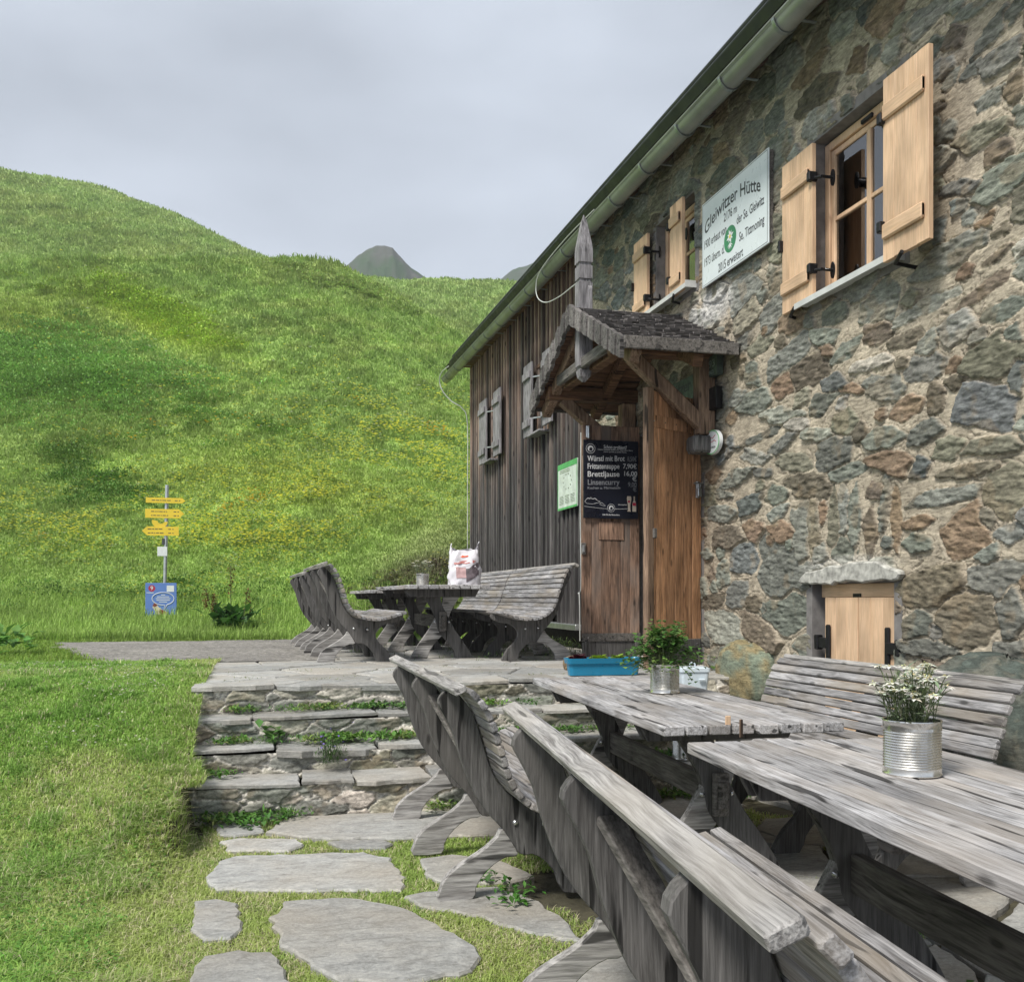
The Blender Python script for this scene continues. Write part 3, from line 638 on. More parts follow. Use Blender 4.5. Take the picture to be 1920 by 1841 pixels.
# ------------------------------------------------------------------ rubble masonry generator
PAL = {'G': (.168, .174, .150), 'U': (.135, .147, .141), 'B': (.155, .132, .100), 'R': (.210, .155, .106), 'O': (.200, .190, .145), 'P': (.235, .238, .208), 'L': (.41, .385, .325)}
def rubble(us, vs, stones, seed, fill=(.05, .17, .03, .08), nfill=1500, mort=(.40, .348, .268), thr0=1.20, relief=.021, keys='GGGGUBBOOPPPR'):
    r_ = np.random.default_rng(seed); U, V = np.meshgrid(us, vs); st = list(stones)
    for k in range(nfill):
        f_ = 1-k/nfill; a = fill[0]+(fill[1]-fill[0])*f_**1.5*r_.uniform(.6, 1); b = min(fill[2]+(fill[3]-fill[2])*f_**1.5*r_.uniform(.6, 1), a)
        u, v_ = r_.uniform(us[0], us[-1]), r_.uniform(vs[0], vs[-1])
        if st:
            A_ = np.array([s_[:4] for s_ in st]); dd = ((A_[:, 0]-u)/(A_[:, 2]+a*.86))**2+((A_[:, 1]-v_)/(A_[:, 3]+b*.86))**2
            if dd.min() < 1: continue
        st.append((u, v_, a, b, keys[r_.integers(len(keys))]))
    Wu = U+.030*(fbm(U*9, V*9, 3, seed+1)-.5)+.012*(fbm(U*40, V*40, 2, seed+5)-.5); Wv = V+.030*(fbm(U*9, V*9, 3, seed+2)-.5)+.010*(fbm(U*40, V*40, 2, seed+6)-.5)
    F1 = np.full(U.shape, 9.); F2 = np.full(U.shape, 9.); ID = np.zeros(U.shape, int)
    for i, (u, v_, a, b, k) in enumerate(st):
        c0, c1 = np.searchsorted(us, u-a*2.6-.05), np.searchsorted(us, u+a*2.6+.05); r0, r1 = np.searchsorted(vs, v_-b*2.6-.05), np.searchsorted(vs, v_+b*2.6+.05)
        if c1 <= c0 or r1 <= r0: continue
        an = r_.uniform(-.25, .25) if a > b*1.1 else r_.uniform(-.1, .1); ca, sa = math.cos(an), math.sin(an); K_ = int(r_.integers(4, 7)); th_ = np.sort(r_.uniform(0, 2*math.pi/K_, 1)+np.arange(K_)*2*math.pi/K_+r_.uniform(-.35, .35, K_)); rk = r_.uniform(.84, 1.10, K_)
        du = Wu[r0:r1, c0:c1]-u; dv = Wv[r0:r1, c0:c1]-v_
        px_, py_ = (du*ca+dv*sa)/a, (-du*sa+dv*ca)/b; e = 0
        for q_ in range(K_): e = e+np.maximum(0, (px_*math.cos(th_[q_])+py_*math.sin(th_[q_]))/rk[q_])**14
        e = e**(1/14)
        f1 = F1[r0:r1, c0:c1]; f2 = F2[r0:r1, c0:c1]; idd = ID[r0:r1, c0:c1]
        nw = e < f1; f2[:] = np.where(nw, f1, np.minimum(f2, e)); idd[nw] = i; f1[:] = np.where(nw, e, f1)
    ks = np.array([PAL[s_[4]] for s_ in st])*(r_.uniform(.75, 1.25, (len(st), 1)))*(r_.uniform(.97, 1.03, (len(st), 3)))
    thr = thr0+.30*(fbm(U*14, V*14, 3, seed+9)-.5); m = sm((thr-F1)/.05)*sm((F2-F1-.10)/.05)
    sz = r_.uniform(-.5, 1.2, len(st))[ID]
    rough = fbm(U*13+V*9+ID*7.3, V*46-U*7+ID*3.1, 4, seed+11); tx, ty = r_.uniform(-.10, .10, len(st)), r_.uniform(-.14, .14, len(st)); su = np.array([s_[0] for s_ in st]); sv = np.array([s_[1] for s_ in st])
    hs = relief*sz*.55+relief*1.3*(rough-.45)+tx[ID]*(U-su[ID])*.5+ty[ID]*(V-sv[ID])*.5
    mo = .004*(fbm(U*12, V*12, 4, seed+12)-.5)+.008*(fbm(U*3, V*3, 2, seed+16)-.5)
    line = (F2-F1 < .055) & (F1 > .8) & (F1 < 1.9) & (fbm(U*5, V*5, 2, seed+30) > .42); H = mo*(1-m)+np.clip(hs, -.02, .045)*m-.010*line*(1-m)
    H = H-.012*np.exp(-((F1-thr)/.045)**2)*(F2-F1 > .08)+.006*m
    mc = np.array(mort)*(.72+.5*fbm(U*5, V*5, 4, seed+13)[..., None])
    sc_ = ks[ID]*(.6+.8*fbm(U*22, V*34, 3, seed+14)[..., None])
    pt = sm((fbm(U*6, V*7, 3, seed+15)-.60)/.08)[..., None]; sc_ = sc_*(1-.35*pt)+np.array([.25, .19, .12])*.35*pt
    col = mc*(1-m[..., None])+sc_*m[..., None]; col = np.where((line & (m < .5))[..., None], col*.72, col)
    return U, V, H, col
# wall stones (Y, z, half width, half height, kind)
STN = "6.75,2.50,0.171,0.061,O;6.32,2.30,0.264,0.103,G;5.88,2.35,0.147,0.061,G;5.63,2.19,0.136,0.041,G;5.29,2.21,0.123,0.063,B;5.02,2.10,0.159,0.037,B;7.08,2.47,0.101,0.043,B;6.88,2.32,0.097,0.066,G;6.41,2.15,0.128,0.095,R;6.04,2.14,0.206,0.086,B;5.78,2.01,0.131,0.052,U;5.36,2.04,0.209,0.036,L;5.51,1.92,0.131,0.024,R;5.24,1.88,0.181,0.065,P;4.84,1.90,0.176,0.070,P;4.59,1.85,0.080,0.040,R;4.30,1.82,0.217,0.077,O;4.13,1.70,0.054,0.084,U;4.37,1.59,0.201,0.096,U;4.74,1.72,0.068,0.077,B;4.99,1.71,0.130,0.063,R;5.24,1.72,0.050,0.032,R;6.19,1.82,0.147,0.050,L;5.62,1.73,0.136,0.059,O;6.80,2.09,0.252,0.073,G;6.41,1.91,0.213,0.052,P;5.23,1.57,0.170,0.065,G;4.84,1.53,0.141,0.051,G;4.64,1.41,0.115,0.057,O;4.28,1.38,0.201,0.046,O;5.95,1.70,0.150,0.042,P;6.44,1.70,0.186,0.043,G;6.77,1.81,0.266,0.025,G;6.24,1.55,0.231,0.062,O;5.76,1.54,0.213,0.070,G;7.34,1.80,0.199,0.075,U;6.83,1.68,0.191,0.047,P;5.16,1.41,0.176,0.060,R;4.87,1.33,0.062,0.048,U;4.49,1.27,0.226,0.028,B;4.21,1.15,0.133,0.126,O;6.06,1.36,0.245,0.076,B;5.60,1.40,0.180,0.046,G;6.49,1.34,0.161,0.065,G;6.67,1.53,0.122,0.037,G;7.13,1.54,0.275,0.055,P;6.84,1.32,0.192,0.075,U;7.34,1.43,0.144,0.033,G;4.67,1.15,0.274,0.041,P;4.89,1.03,0.107,0.036,R;4.51,0.93,0.156,0.109,R;4.16,0.93,0.089,0.048,P;7.26,1.09,0.266,0.081,B;6.83,1.10,0.143,0.072,R;6.41,1.08,0.171,0.052,R;7.37,1.29,0.273,0.062,P;6.91,0.88,0.244,0.105,U;7.34,0.79,0.108,0.098,G;6.44,0.79,0.345,0.157,G;4.89,0.90,0.125,0.049,G;4.81,0.67,0.287,0.090,B;4.30,0.70,0.167,0.076,P;4.49,0.48,0.195,0.122,B;4.17,0.52,0.083,0.101,G;7.56,0.56,0.209,0.067,B;7.09,0.61,0.170,0.096,G;6.84,0.55,0.112,0.062,B;6.35,0.49,0.266,0.128,G;6.77,0.35,0.345,0.124,B;7.34,0.35,0.325,0.143,P;4.89,0.45,0.117,0.068,G;4.82,0.31,0.245,0.045,G;4.75,0.20,0.129,0.046,B;4.19,0.32,0.083,0.064,G;6.00,1.09,0.057,0.191,O;5.88,1.17,0.043,0.073,R;5.75,1.09,0.059,0.177,O;5.64,1.16,0.052,0.148,P;5.52,1.11,0.050,0.184,G;5.34,1.01,0.062,0.110,B;5.30,1.25,0.092,0.044,B;5.20,1.17,0.039,0.157,G;5.10,1.07,0.048,0.166,R;6.15,1.01,0.079,0.209,P;5.55,0.76,0.447,0.052,O;4.34,0.83,0.088,0.040,G;4.74,3.33,0.083,0.028,B;4.40,3.02,0.173,0.047,O;4.65,3.15,0.072,0.051,G;4.23,2.72,0.175,0.088,G;4.55,2.81,0.141,0.035,G;4.54,2.70,0.063,0.030,U;4.37,2.56,0.066,0.024,R;4.24,2.46,0.069,0.018,B;4.11,2.32,0.048,0.027,L;4.28,2.35,0.095,0.024,B;4.33,2.21,0.195,0.033,B;4.65,2.46,0.241,0.074,G;4.22,2.06,0.155,0.044,G;4.86,2.24,0.236,0.042,P;4.32,3.17,0.090,0.036,G;4.15,3.15,0.060,0.073,B;4.47,3.40,0.054,0.037,G;4.24,3.34,0.138,0.051,G;4.31,3.51,0.122,0.043,G;4.45,3.71,0.136,0.031,G;4.83,3.88,0.186,0.062,P;4.68,3.52,0.089,0.049,P;4.16,3.52,0.091,0.039,G;4.11,2.99,0.059,0.038,G;4.11,2.56,0.048,0.079,O"
stn = [(float(a), float(b), float(c_), float(d_), k) for a, b, c_, d_, k in (s.split(',') for s in STN.split(';'))]

# ================================================================== THE HUT
WX = 3.66
hut = thing('mountain_hut', 'rubble stone and dark board mountain hut with a long eaves gutter', 'building', (WX, 8, 0))
def H(o): o.parent = hut; o.matrix_parent_inverse = Matrix.Translation((-WX, -8, 0)); return o
ys_ = [1.0]
while ys_[-1] < 10.78: ys_.append(ys_[-1]+.0025+.0010*max(ys_[-1], 3.0))
us = np.array(ys_); vs = np.arange(-.85, 4.74, .0075)
U, V, HH, wc = rubble(us, vs, stn, 100, (.05, .24, .036, .125), 3600)
# pale mortar patch above the porch and round the small window, eaves shade painted into the upper stones
pt = np.exp(-(((U-7.55)/.42)**2+((V-3.02)/.16)**2)**2)*sm((fbm(U*8, V*8, 3, 77)-.3)/.15); wc = wc*(1-pt[..., None])+np.array([.50, .49, .46])*pt[..., None]
pt = np.exp(-(((U-5.6)/.50)**2+((V-.80)/.07)**2)**3)*.6; wc = wc*(1-pt[..., None])+np.array([.50, .49, .45])*pt[..., None]
eave_shade = (.65*sm((V-3.55)/.8))[..., None]; wc = wc*(1-eave_shade)+wc*np.array([.72, .80, .78])*eave_shade
OPEN = [(5.03, 6.01, 2.60, 3.70), (7.86, 8.74, 3.30, 4.13), (5.10, 6.02, -.30, .705), (7.76, 9.2, -.2, 2.20)]
Uc = (U[:-1, :-1]+U[1:, 1:])/2; Vc = (V[:-1, :-1]+V[1:, 1:])/2; msk = np.ones(Uc.shape, bool)
for y0, y1, z0, z1 in OPEN: msk &= ~((Uc > y0) & (Uc < y1) & (Vc > z0) & (Vc < z1))
q = grid_faces(*U.shape, mask=msk)[:, ::-1]
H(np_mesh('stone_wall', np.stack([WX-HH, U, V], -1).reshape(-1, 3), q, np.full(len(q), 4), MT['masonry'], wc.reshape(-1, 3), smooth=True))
# reveals
def reveal(y0, y1, z0, z1, d=.12):
    mb = MB(); o = .012
    mb.box(WX-.004, WX+d, y0-.06, y0+o, z0-.06, z1+.06); mb.box(WX-.004, WX+d, y1-o, y1+.06, z0-.06, z1+.06)
    mb.box(WX-.005, WX+d, y0+o, y1-o, z1-o, z1+.06); mb.box(WX-.005, WX+d, y0+o, y1-o, z0-.06, z0+o); return mb
H(reveal(5.03, 6.01, 2.60, 3.70).build('window_reveal', MT['concrete'])); H(reveal(7.86, 8.74, 3.30, 4.13).build('window_reveal', MT['concrete']))
H(reveal(5.10, 6.02, -.30, .705, .2).build('window_reveal', MT['concrete'])); H(reveal(7.76, 9.2, -.06, 2.2, .3).build('door_reveal', MT['concrete']))
mb = MB(); mb.box(WX+.06, WX+.10, 7.74, 9.22, -.12, 2.2); H(mb.build('doorway_dark', MT['void']))  # near-black sheet standing in for the unlit interior behind the doorway
# shell of the rest of the building
mb = MB(); mb.box(WX+.5, 10.4, 1.0, 1.3, -.9, 4.6); mb.box(10.1, 10.4, 1.3, 17.0, -.9, 4.6); H(mb.build('far_wall', MT['concrete']))
mb = MB(); mb.box(WX+.02, WX+.1, 10.72, 17.15, -.3, .28); H(mb.build('foundation', MT['void']))  # shade below the boards is put into its near-black colour
mb = MB(); mb.box(WX+.09, WX+.14, 10.72, 17.15, .27, 4.6); mb.box(WX+.09, 10.2, 17.02, 17.10, .2, 4.6); mb.box(WX+.3, 10., 1.4, 17.0, 4.45, 4.5); H(mb.build('inner_wall', MT['void']))
# roof
pitch = R(36); cp, sp_ = math.cos(pitch), math.sin(pitch)
mb = MB()
TIL = Matrix.Translation((0, 5.5, 0)) @ Matrix.Rotation(math.atan(.020), 4, 'X') @ Matrix.Translation((0, -5.5, 0))
Mr = TIL @ Matrix.Translation((3.27, 0, 4.42)) @ Matrix.Rotation(-pitch, 4, 'Y')
mb.box(0, 4.9, .6, 17.45, 0, .07, Mr)
rx, rz = 3.27+4.9*cp, 4.42+4.9*sp_
Mr2 = TIL @ Matrix.Translation((rx, 0, rz)) @ Matrix.Rotation(pitch, 4, 'Y'); mb.box(.0, 5.4, .6, 17.45, 0, .07, Mr2)
roof = H(mb.build('roof', MT['roof']))
mb = MB(); mb.box(.04, 4.8, .62, 17.40, -.035, -.003, Mr); sf = mb.build('soffit_boards', MT['timber'], roof)
mb = MB(); tubeY = lambda x, z, r, y0, y1: [(x, y0+(y1-y0)*k/30, z) for k in range(31)]
mb.tube(tubeY(3.36, 4.66, .022, .6, 17.4), .022, 8, TIL); mb.tube(tubeY(3.30, 4.56, .016, .6, 17.4), .016, 8, TIL); 
sg = mb.build('snow_guard', MT['roof'], roof)
# gable triangle (far end)
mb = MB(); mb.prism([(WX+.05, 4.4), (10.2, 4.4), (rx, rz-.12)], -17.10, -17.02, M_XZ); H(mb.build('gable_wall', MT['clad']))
# gutter
GXc, GZc, gr = 3.25, 4.275, .078
GSL = .020
mb = MB(); yy = np.linspace(.6, 17.42, 40); prof = [(GXc+gr*math.cos(a), GZc+gr*math.sin(a)) for a in np.linspace(math.pi, 2*math.pi, 17)]
prof2 = [(GXc+(gr-.006)*math.cos(a), GZc+(gr-.006)*math.sin(a)) for a in np.linspace(2*math.pi, math.pi, 17)]
pp = [(GXc-gr-.012, GZc+.004), (GXc-gr-.004, GZc-.012)]+prof[1:]+prof2
nP = len(pp); vs_ = [(p[0]+.003*math.sin(y*1.3), y, p[1]+.004*math.sin(y*.9)+GSL*(y-5.5)) for y in yy for p in pp]
fs_ = [(i*nP+k, i*nP+(k+1) % nP, (i+1)*nP+(k+1) % nP, (i+1)*nP+k) for i in range(39) for k in range(nP)]
mb.add(vs_, fs_)
capp = [(p[0], p[1]) for p in prof]; mb.prism([(p[0], p[1]+GSL*11.9) for p in capp], -17.425, -17.419, M_XZ)
mb.tube([(GXc-gr-.004, y, GZc+.004+GSL*(y-5.5)) for y in yy], .010, 6)
gut = H(mb.build('gutter', MT['zinc'], smooth=True))
for k in range(22):
    y = 1.1+k*.76; m2 = MB(); r2 = gr+.006
    pr_ = [(GXc+r2*math.cos(a), GZc+r2*math.sin(a)) for a in np.linspace(math.pi*.97, 2*math.pi*1.02, 14)]; pq = [(GXc+(r2+.006)*math.cos(a), GZc+(r2+.006)*math.sin(a)) for a in np.linspace(2*math.pi*1.02, math.pi*.97, 14)]
    zo = GSL*(y-5.5); m2.prism([(p[0], p[1]+zo) for p in pr_+pq], -y-.016, -y+.016, M_XZ); m2.box(GXc-gr, GXc+.22, y-.012, y+.012, GZc+.012+zo, GZc+.018+zo)
    m2.build('gutter_bracket', MT['zinc_band'], gut)
# rafter tails
for k in range(19):
    y = 1.5+k*.86; m2 = MB(); zo = GSL*(y-5.5)-.002; m2.prism([(a_[0], a_[1]+zo) for a_ in ((3.36, 4.36), (3.34, 4.43), (WX+.12, 4.42+.46*sp_/cp), (WX+.12, 4.42+.30*sp_/cp))], -y-.045, -y+.045, M_XZ, .006); H(m2.build('rafter', MT['raft']))
m2 = MB(); m2.box(3.45, 3.66, 10.4, 17.1, 4.66, 4.68); H(m2.build('eaves_board', MT['timber']))

# board cladding
mb = MB(); y = 10.78; i = 0; notch = [(11.9, 12.25), (12.9, 13.2), (15.0, 15.5)]
while y < 17.15:
    w = random.uniform(.085, .125); t_ = .012 if i % 2 else .046; x1 = WX+.02
    zb = .28+random.uniform(-.02, .03)+(.12 if any(a < y < b for a, b in notch) else 0)
    if i % 2: mb.box(x1-t_, x1+.05, y-.012, y+w+.012, zb, 4.69+.02*(y-5.5), ch=.003)
    else: w = random.uniform(.055, .075); mb.box(x1-t_-random.uniform(0, .006), x1+.03, y, y+w, zb-.03, 4.69+.02*(y-5.5), ch=.004)
    y += w; i += 1
mb.box(WX-.03, WX+.10, 17.10, 17.16, .1, 4.90, ch=.004)
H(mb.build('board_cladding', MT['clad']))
# corner post between stone and boards
m2 = MB(); m2.box(WX-.02, WX+.06, 10.70, 10.79, -.1, 4.6, ch=.006); H(m2.build('corner_board', MT['greywood_z']))

# ---- windows
def window_unit(y0, y1, z0, z1, x, mats, sill=True, fw=.055, bars=True):
    m2 = MB(); m2.box(x, x+.07, y0, y0+fw, z0, z1, ch=.004); m2.box(x, x+.07, y1-fw, y1, z0, z1, ch=.004)
    m2.box(x-.002, x+.068, y0+fw, y1-fw, z1-fw, z1, ch=.004); m2.box(x-.002, x+.068, y0+fw, y1-fw, z0, z0+fw, ch=.004)
    w = H(m2.build('window', MT['larch'])); m3 = MB(); s = .038; a0, a1, b0, b1 = y0+fw+.004, y1-fw-.004, z0+fw+.004, z1-fw-.004
    m3.box(x+.014, x+.05, a0, a0+s, b0, b1, ch=.004); m3.box(x+.014, x+.05, a1-s, a1, b0, b1, ch=.004); m3.box(x+.016, x+.048, a0+s, a1-s, b1-s, b1, ch=.004); m3.box(x+.016, x+.048, a0+s, a1-s, b0, b0+s, ch=.004)
    my, mz = (a0+a1)/2, (b0+b1)/2; m3.box(x+.012, x+.05, my-.021, my+.021, b0+s, b1-s, ch=.004)
    m3.box(x+.018, x+.046, a0+s, my-.021, mz-.014, mz+.014, ch=.003); m3.box(x+.018, x+.046, my+.021, a1-s, mz-.014, mz+.014, ch=.003)
    fr = m3.build('sash', MT['larch']); fr.parent = w
    m4 = MB(); m4.box(x+.030, x+.034, a0+s, a1-s, b0+s, b1-s); g = m4.build('pane', MT['glass'], w)
    m5 = MB(); pts = []
    for side in (0, 1):
        ya, yb = (a0, a0+(a1-a0)*.42) if side == 0 else (a1-(a1-a0)*.42, a1); n_ = 24
        vs5 = []; 
        for k in range(n_+1):
            yk = ya+(yb-ya)*k/n_; xk = x+.16+.018*math.sin(k*1.9+side); vs5 += [(xk, yk, b0), (xk, yk, b1)]
        m5.add(vs5, [(2*k, 2*k+2, 2*k+3, 2*k+1) for k in range(n_)])
    m5.build('curtain', MT['curtain'], w)
    m6 = MB(); m6.box(x+.35, x+.37, y0-.3, y1+.3, z0-.2, z1+.2); m6.build('room_behind', MT['void'], w)
    if sill:
        m7 = MB(); m7.box(WX-.11, x+.01, y0-.03, y1+.06, z0-.03, z0-.018); m7.box(WX-.115, WX-.108, y0-.03, y1+.06, z0-.055, z0-.016); m7.box(WX-.11, x, y0-.032, y0-.028, z0-.05, z0+.01)
        m7.build('sill', MT['sill'], w)
    return w
window_unit(5.045, 5.995, 2.62, 3.675, WX+.085, None); window_unit(7.875, 8.725, 3.32, 4.10, WX+.085, None)
def shutter(y0, y1, z0, z1, x, hinge_side, gap_to, battens=True):
    """a shutter parallel to the wall; hinge_side +1 when the hinges are at larger y"""
    m2 = MB(); nb = 4; w = (y1-y0)/nb
    for k in range(nb): m2.box(x, x+.030, y0+k*w+.0006, y0+(k+1)*w-.0006, z0+random.uniform(-.002, .002), z1, ch=.0018)
    s_ = H(m2.build('shutter', MT['larch'])); 
    for zz in (z0+(z1-z0)*.16, z1-(z1-z0)*.19):
        m3 = MB(); m3.box(x-.024, x-.001, y0+.03, y1-.012, zz-.045, zz+.045, ch=.009); m3.build('batten', MT['larch_h'], s_)
    for zz in (z0+(z1-z0)*.19, z1-(z1-z0)*.22):
        m4 = MB(); ye = y1 if hinge_side > 0 else y0; yo = ye+hinge_side*.02; yf = ye+hinge_side*gap_to
        m4.box(x-.034, x+.034, min(ye-.02, yo), max(ye+.02, yo), zz-.03, zz+.035, ch=.006); m4.tube([(x+.01, yo, zz-.012), (x+.03, yf, zz-.02)], .011, 8)
        m4.lathe([(0, 0), (.028, 0), (.028, .010), (0, .010)], 14, Matrix.Translation((WX+.03 if hinge_side < 0 else WX+.085, yf, zz-.02)) @ Matrix.Rotation(-math.pi/2, 4, 'Y') @ Matrix.Diagonal((2.0, .8, 1, 1)))
        if hinge_side < 0: m4.tube([(x+.03, yf, zz-.02), (WX+.03, yf, zz-.02)], .011, 8)
        m4.build('hinge', MT['black'], s_)
    if hinge_side < 0:
        ym = y1; zm = z0+(z1-z0)*.47; m4 = MB()
        m4.tube([(WX+.01, ym+.16, zm+.02), (x-.01, ym+.03, zm)], .012, 8); m4.box(x-.03, x+.04, ym-.014, ym+.014, zm-.05, zm+.03, ch=.004); m4.build('hold_back', MT['black'], s_)
    m4 = MB(); m4.tube([(x-.02, (y0+y1)/2, z0-.005), (x+.01, (y0+y1)/2+.1, z0-.035), (WX+.0, (y0+y1)/2+.15, z0-.03)], .012, 8); m4.build('latch', MT['black'], s_)
shutter(5.875, 6.265, 2.59, 3.63, 3.575, -1, .07)
shutter(4.555, 4.955, 2.52, 3.565, 3.47, 1, .03)
shutter(8.78, 9.12, 3.30, 4.07, 3.58, -1, .05); shutter(7.93, 8.19, 3.27, 4.08, 3.56, 1, .05)
m2 = MB(); m2.box(WX+.065, WX+.09, 5.44, 5.56, 3.62, 3.65, ch=.006); H(m2.build('latch', MT['black']))
# cellar hatch: frame + two small leaves
m2 = MB(); m2.box(WX+.05, WX+.10, 5.14, 5.98, .60, .69, ch=.004); m2.box(WX+.05, WX+.10, 5.12, 5.17, -.3, .60, ch=.004); H(m2.build('hatch_frame', MT['larch_h']))
m2 = MB(); m2.box(WX+.04, WX+.075, 5.52, 5.60, .60, .625); H(m2.build('latch', MT['black']))
for (a, b, hs) in ((5.13, 5.50, -1), (5.51, 5.88, 1)):
    m2 = MB()
    for k in range(3): w = (b-a)/3; m2.box(WX+.015, WX+.043, a+k*w+.0006, a+(k+1)*w-.0006, -.28, .60, ch=.0018)
    s_ = H(m2.build('hatch_shutter', MT['larch'])); m4 = MB(); ye = a+.06 if hs < 0 else b-.06
    m4.box(WX-.006, WX+.014, ye-.022, ye+.022, .16, .42, ch=.007); yb = ye+hs*.12
    m4.box(WX-.012, WX+.016, min(ye, yb), max(ye, yb), .26, .33, ch=.006); m4.box(WX-.02, WX+.03, yb-.02, yb+.02, .25, .35, ch=.006); m4.build('hinge', MT['black'], s_)
m2 = MB(); v8 = jag([(5.02, .705), (5.05, .77), (5.3, .815), (5.7, .80), (6.04, .765), (6.10, .70), (5.9, .69), (5.3, .695)], amp=.012)
m2.prism([(-p[0], p[1]) for p in v8], 0, .05, WALLM((WX-.03, 0, 0)) @ Matrix.Translation((0, 0, -.03)), .01); H(m2.build('lintel', MT['pale_stone']))
# old windows on the boarded part
def old_window(y0, y1, z0, z1, sh):
    m2 = MB(); x = WX-.03; m2.box(x, x+.05, y0-.05, y0, z0-.02, z1+.05, ch=.004); m2.box(x, x+.05, y1, y1+.05, z0-.02, z1+.05, ch=.004); m2.box(x-.01, x+.05, y0-.05, y1+.05, z1+.05, z1+.10, ch=.004)
    my = (y0+y1)/2; m2.box(x+.01, x+.045, my-.03, my+.03, z0, z1, ch=.004); m2.box(x+.012, x+.044, y0, my-.03, (z0+z1)/2-.02, (z0+z1)/2+.02); m2.box(x+.012, x+.044, my+.03, y1, (z0+z1)/2-.02, (z0+z1)/2+.02)
    w = H(m2.build('window', MT['door_dark'])); m3 = MB(); m3.box(x+.03, x+.035, y0, y1, z0, z1); m3.build('pane', MT['board'], w)
    m3 = MB(); m3.box(x-.13, x+.04, y0-.06, y1+.06, z0-.05, z0-.022, Matrix(), ch=.005); m3.build('sill', MT['greywood_z'], w)
    for (a, b, c0, c1) in sh:
        m2 = MB(); xx = WX-.13
        for k in range(3): w_ = (b-a)/3; m2.box(xx, xx+.03, a+k*w_+.001, a+(k+1)*w_-.001, c0, c1, ch=.003)
        s_ = H(m2.build('shutter', MT['greywood_z'])); m3 = MB()
        for zz in (c0+(c1-c0)*.17, c1-(c1-c0)*.17): m3 = MB(); m3.box(xx-.03, xx-.001, a+.03, b-.03, zz-.05, zz+.05, ch=.006); m3.build('batten', MT['greywood_z'], s_)
        for zz in (c0+(c1-c0)*.22, c1-(c1-c0)*.22): m3 = MB(); m3.tube([(xx+.02, a-.02 if a > my else b+.02, zz), (WX-.02, (a-.14 if a > my else b+.14), zz)], .012, 6); m3.build('hinge', MT['steel'], s_)
old_window(15.1, 15.5, 2.80, 3.62, [(15.45, 15.95, 2.78, 3.80), (14.5, 14.95, 2.78, 3.78)])
old_window(12.3, 12.75, 2.80, 3.62, [(12.72, 13.12, 2.78, 3.76), (11.80, 12.2, 2.80, 3.74)])

# ---- door leaves
def leaf(label, M, wd, mat, face='near'):
    m2 = MB(); nb = 6; w = wd/nb; zt = 2.28
    for k in range(nb): m2.box(k*w+.0015, (k+1)*w-.0015, -.018, .018, .20, zt, M, ch=.003)
    d = H(m2.build('door_leaf', mat)); d['label'] = label
    m3 = MB(); m3.box(-.004, wd+.004, -.03, -.019, .17, .25, M, ch=.003); r = m3.build('rail', MT['beam'] if face == 'near' else MT['frame'], d); m3 = MB(); m3.box(-.002, wd+.002, -.03, -.019, zt-.30, zt-.20, M, ch=.003); m3.build('rail', mat, d); m3 = MB(); m3.box(0, .05, -.034, -.019, -.02, .165, M, ch=.004)
    m3.box(wd-.05, wd, -.034, -.019, -.02, .165, M, ch=.004); m3.box(.05, wd-.05, -.018, .014, -.02, .19, M); m3.build('kick_board', MT['frame'], d)
    m4 = MB()
    for k in range(5):
        for zz in (.21, zt-.25): m4.lathe([(0, 0), (.007, 0), (.006, .004), (0, .005)], 8, M @ Matrix.Translation((wd*(k+.5)/5, -.03, zz)) @ Matrix.Rotation(math.pi/2, 4, 'X'))
    m4.build('screw', MT['bolt'], d); return d
Mfar = Matrix.Translation((3.045, 9.14, 0)); lf = leaf('far door leaf, greyed and stained, with a blackboard on it', Mfar, .60, MT['door_dark'])
m4 = MB(); m4.box(.035, .075, -.045, -.019, 2.15, 2.27, Mfar, ch=.006); m4.tube([tuple(Mfar @ Vector((.055, -.05, 2.26))), tuple(Mfar @ Vector((.055, -.055, 2.145)))], .009, 8); m4.build('bolt_latch', MT['steel'], lf)
m4 = MB(); m4.box(-.012, .035, -.032, -.019, 1.02, 1.13, Mfar, ch=.003); m4.build('lock_plate', MT['beam'], lf); m4 = MB(); m4.box(.000, .022, -.04, -.032, 1.04, 1.11, Mfar, ch=.003); m4.build('key_plate', MT['steel'], lf)
m4 = MB(); m4.box(.17, .43, -.026, -.019, 1.16, 1.34, Mfar, ch=.004); m4.build('patch_board', MT['door_dark'], lf)
v0 = Vector((3.03, 7.46)); v1 = Vector((3.655, 7.76)); an = math.atan2(v1.y-v0.y, v1.x-v0.x)
Mnr = Matrix.Translation((v0.x, v0.y, 0)) @ Matrix.Rotation(an, 4, 'Z'); ln_ = leaf('near door leaf, warm brown, hooked open beside the wall', Mnr, .68, MT['door'], 'far')
m4 = MB(); m4.box(-.006, .072, -.034, .024, .02, 2.30, Mnr, ch=.006); m4.build('edge_post', MT['timber_z'], ln_)
m4 = MB(); m4.box(.585, .625, -.05, -.03, 1.44, 1.58, Mnr, ch=.004); m4.tube([tuple(Mnr @ Vector(p)) for p in ((.55, -.05, 1.56), (.68, -.05, 1.57))], .007, 6)
m4.tube([tuple(Mnr @ Vector(p)) for p in ((.59, -.055, 1.52), (.59, -.06, 1.555), (.605, -.06, 1.565), (.62, -.06, 1.555), (.62, -.055, 1.52))], .005, 6); m4.box(.58, .63, -.07, -.05, 1.45, 1.52, Mnr, ch=.004); m4.build('padlock', MT['steel'], ln_)
m4 = MB(); m4.box(.05, .085, -.05, -.019, 1.08, 1.16, Mnr, ch=.004); m4.build('latch', MT['beam'], ln_)
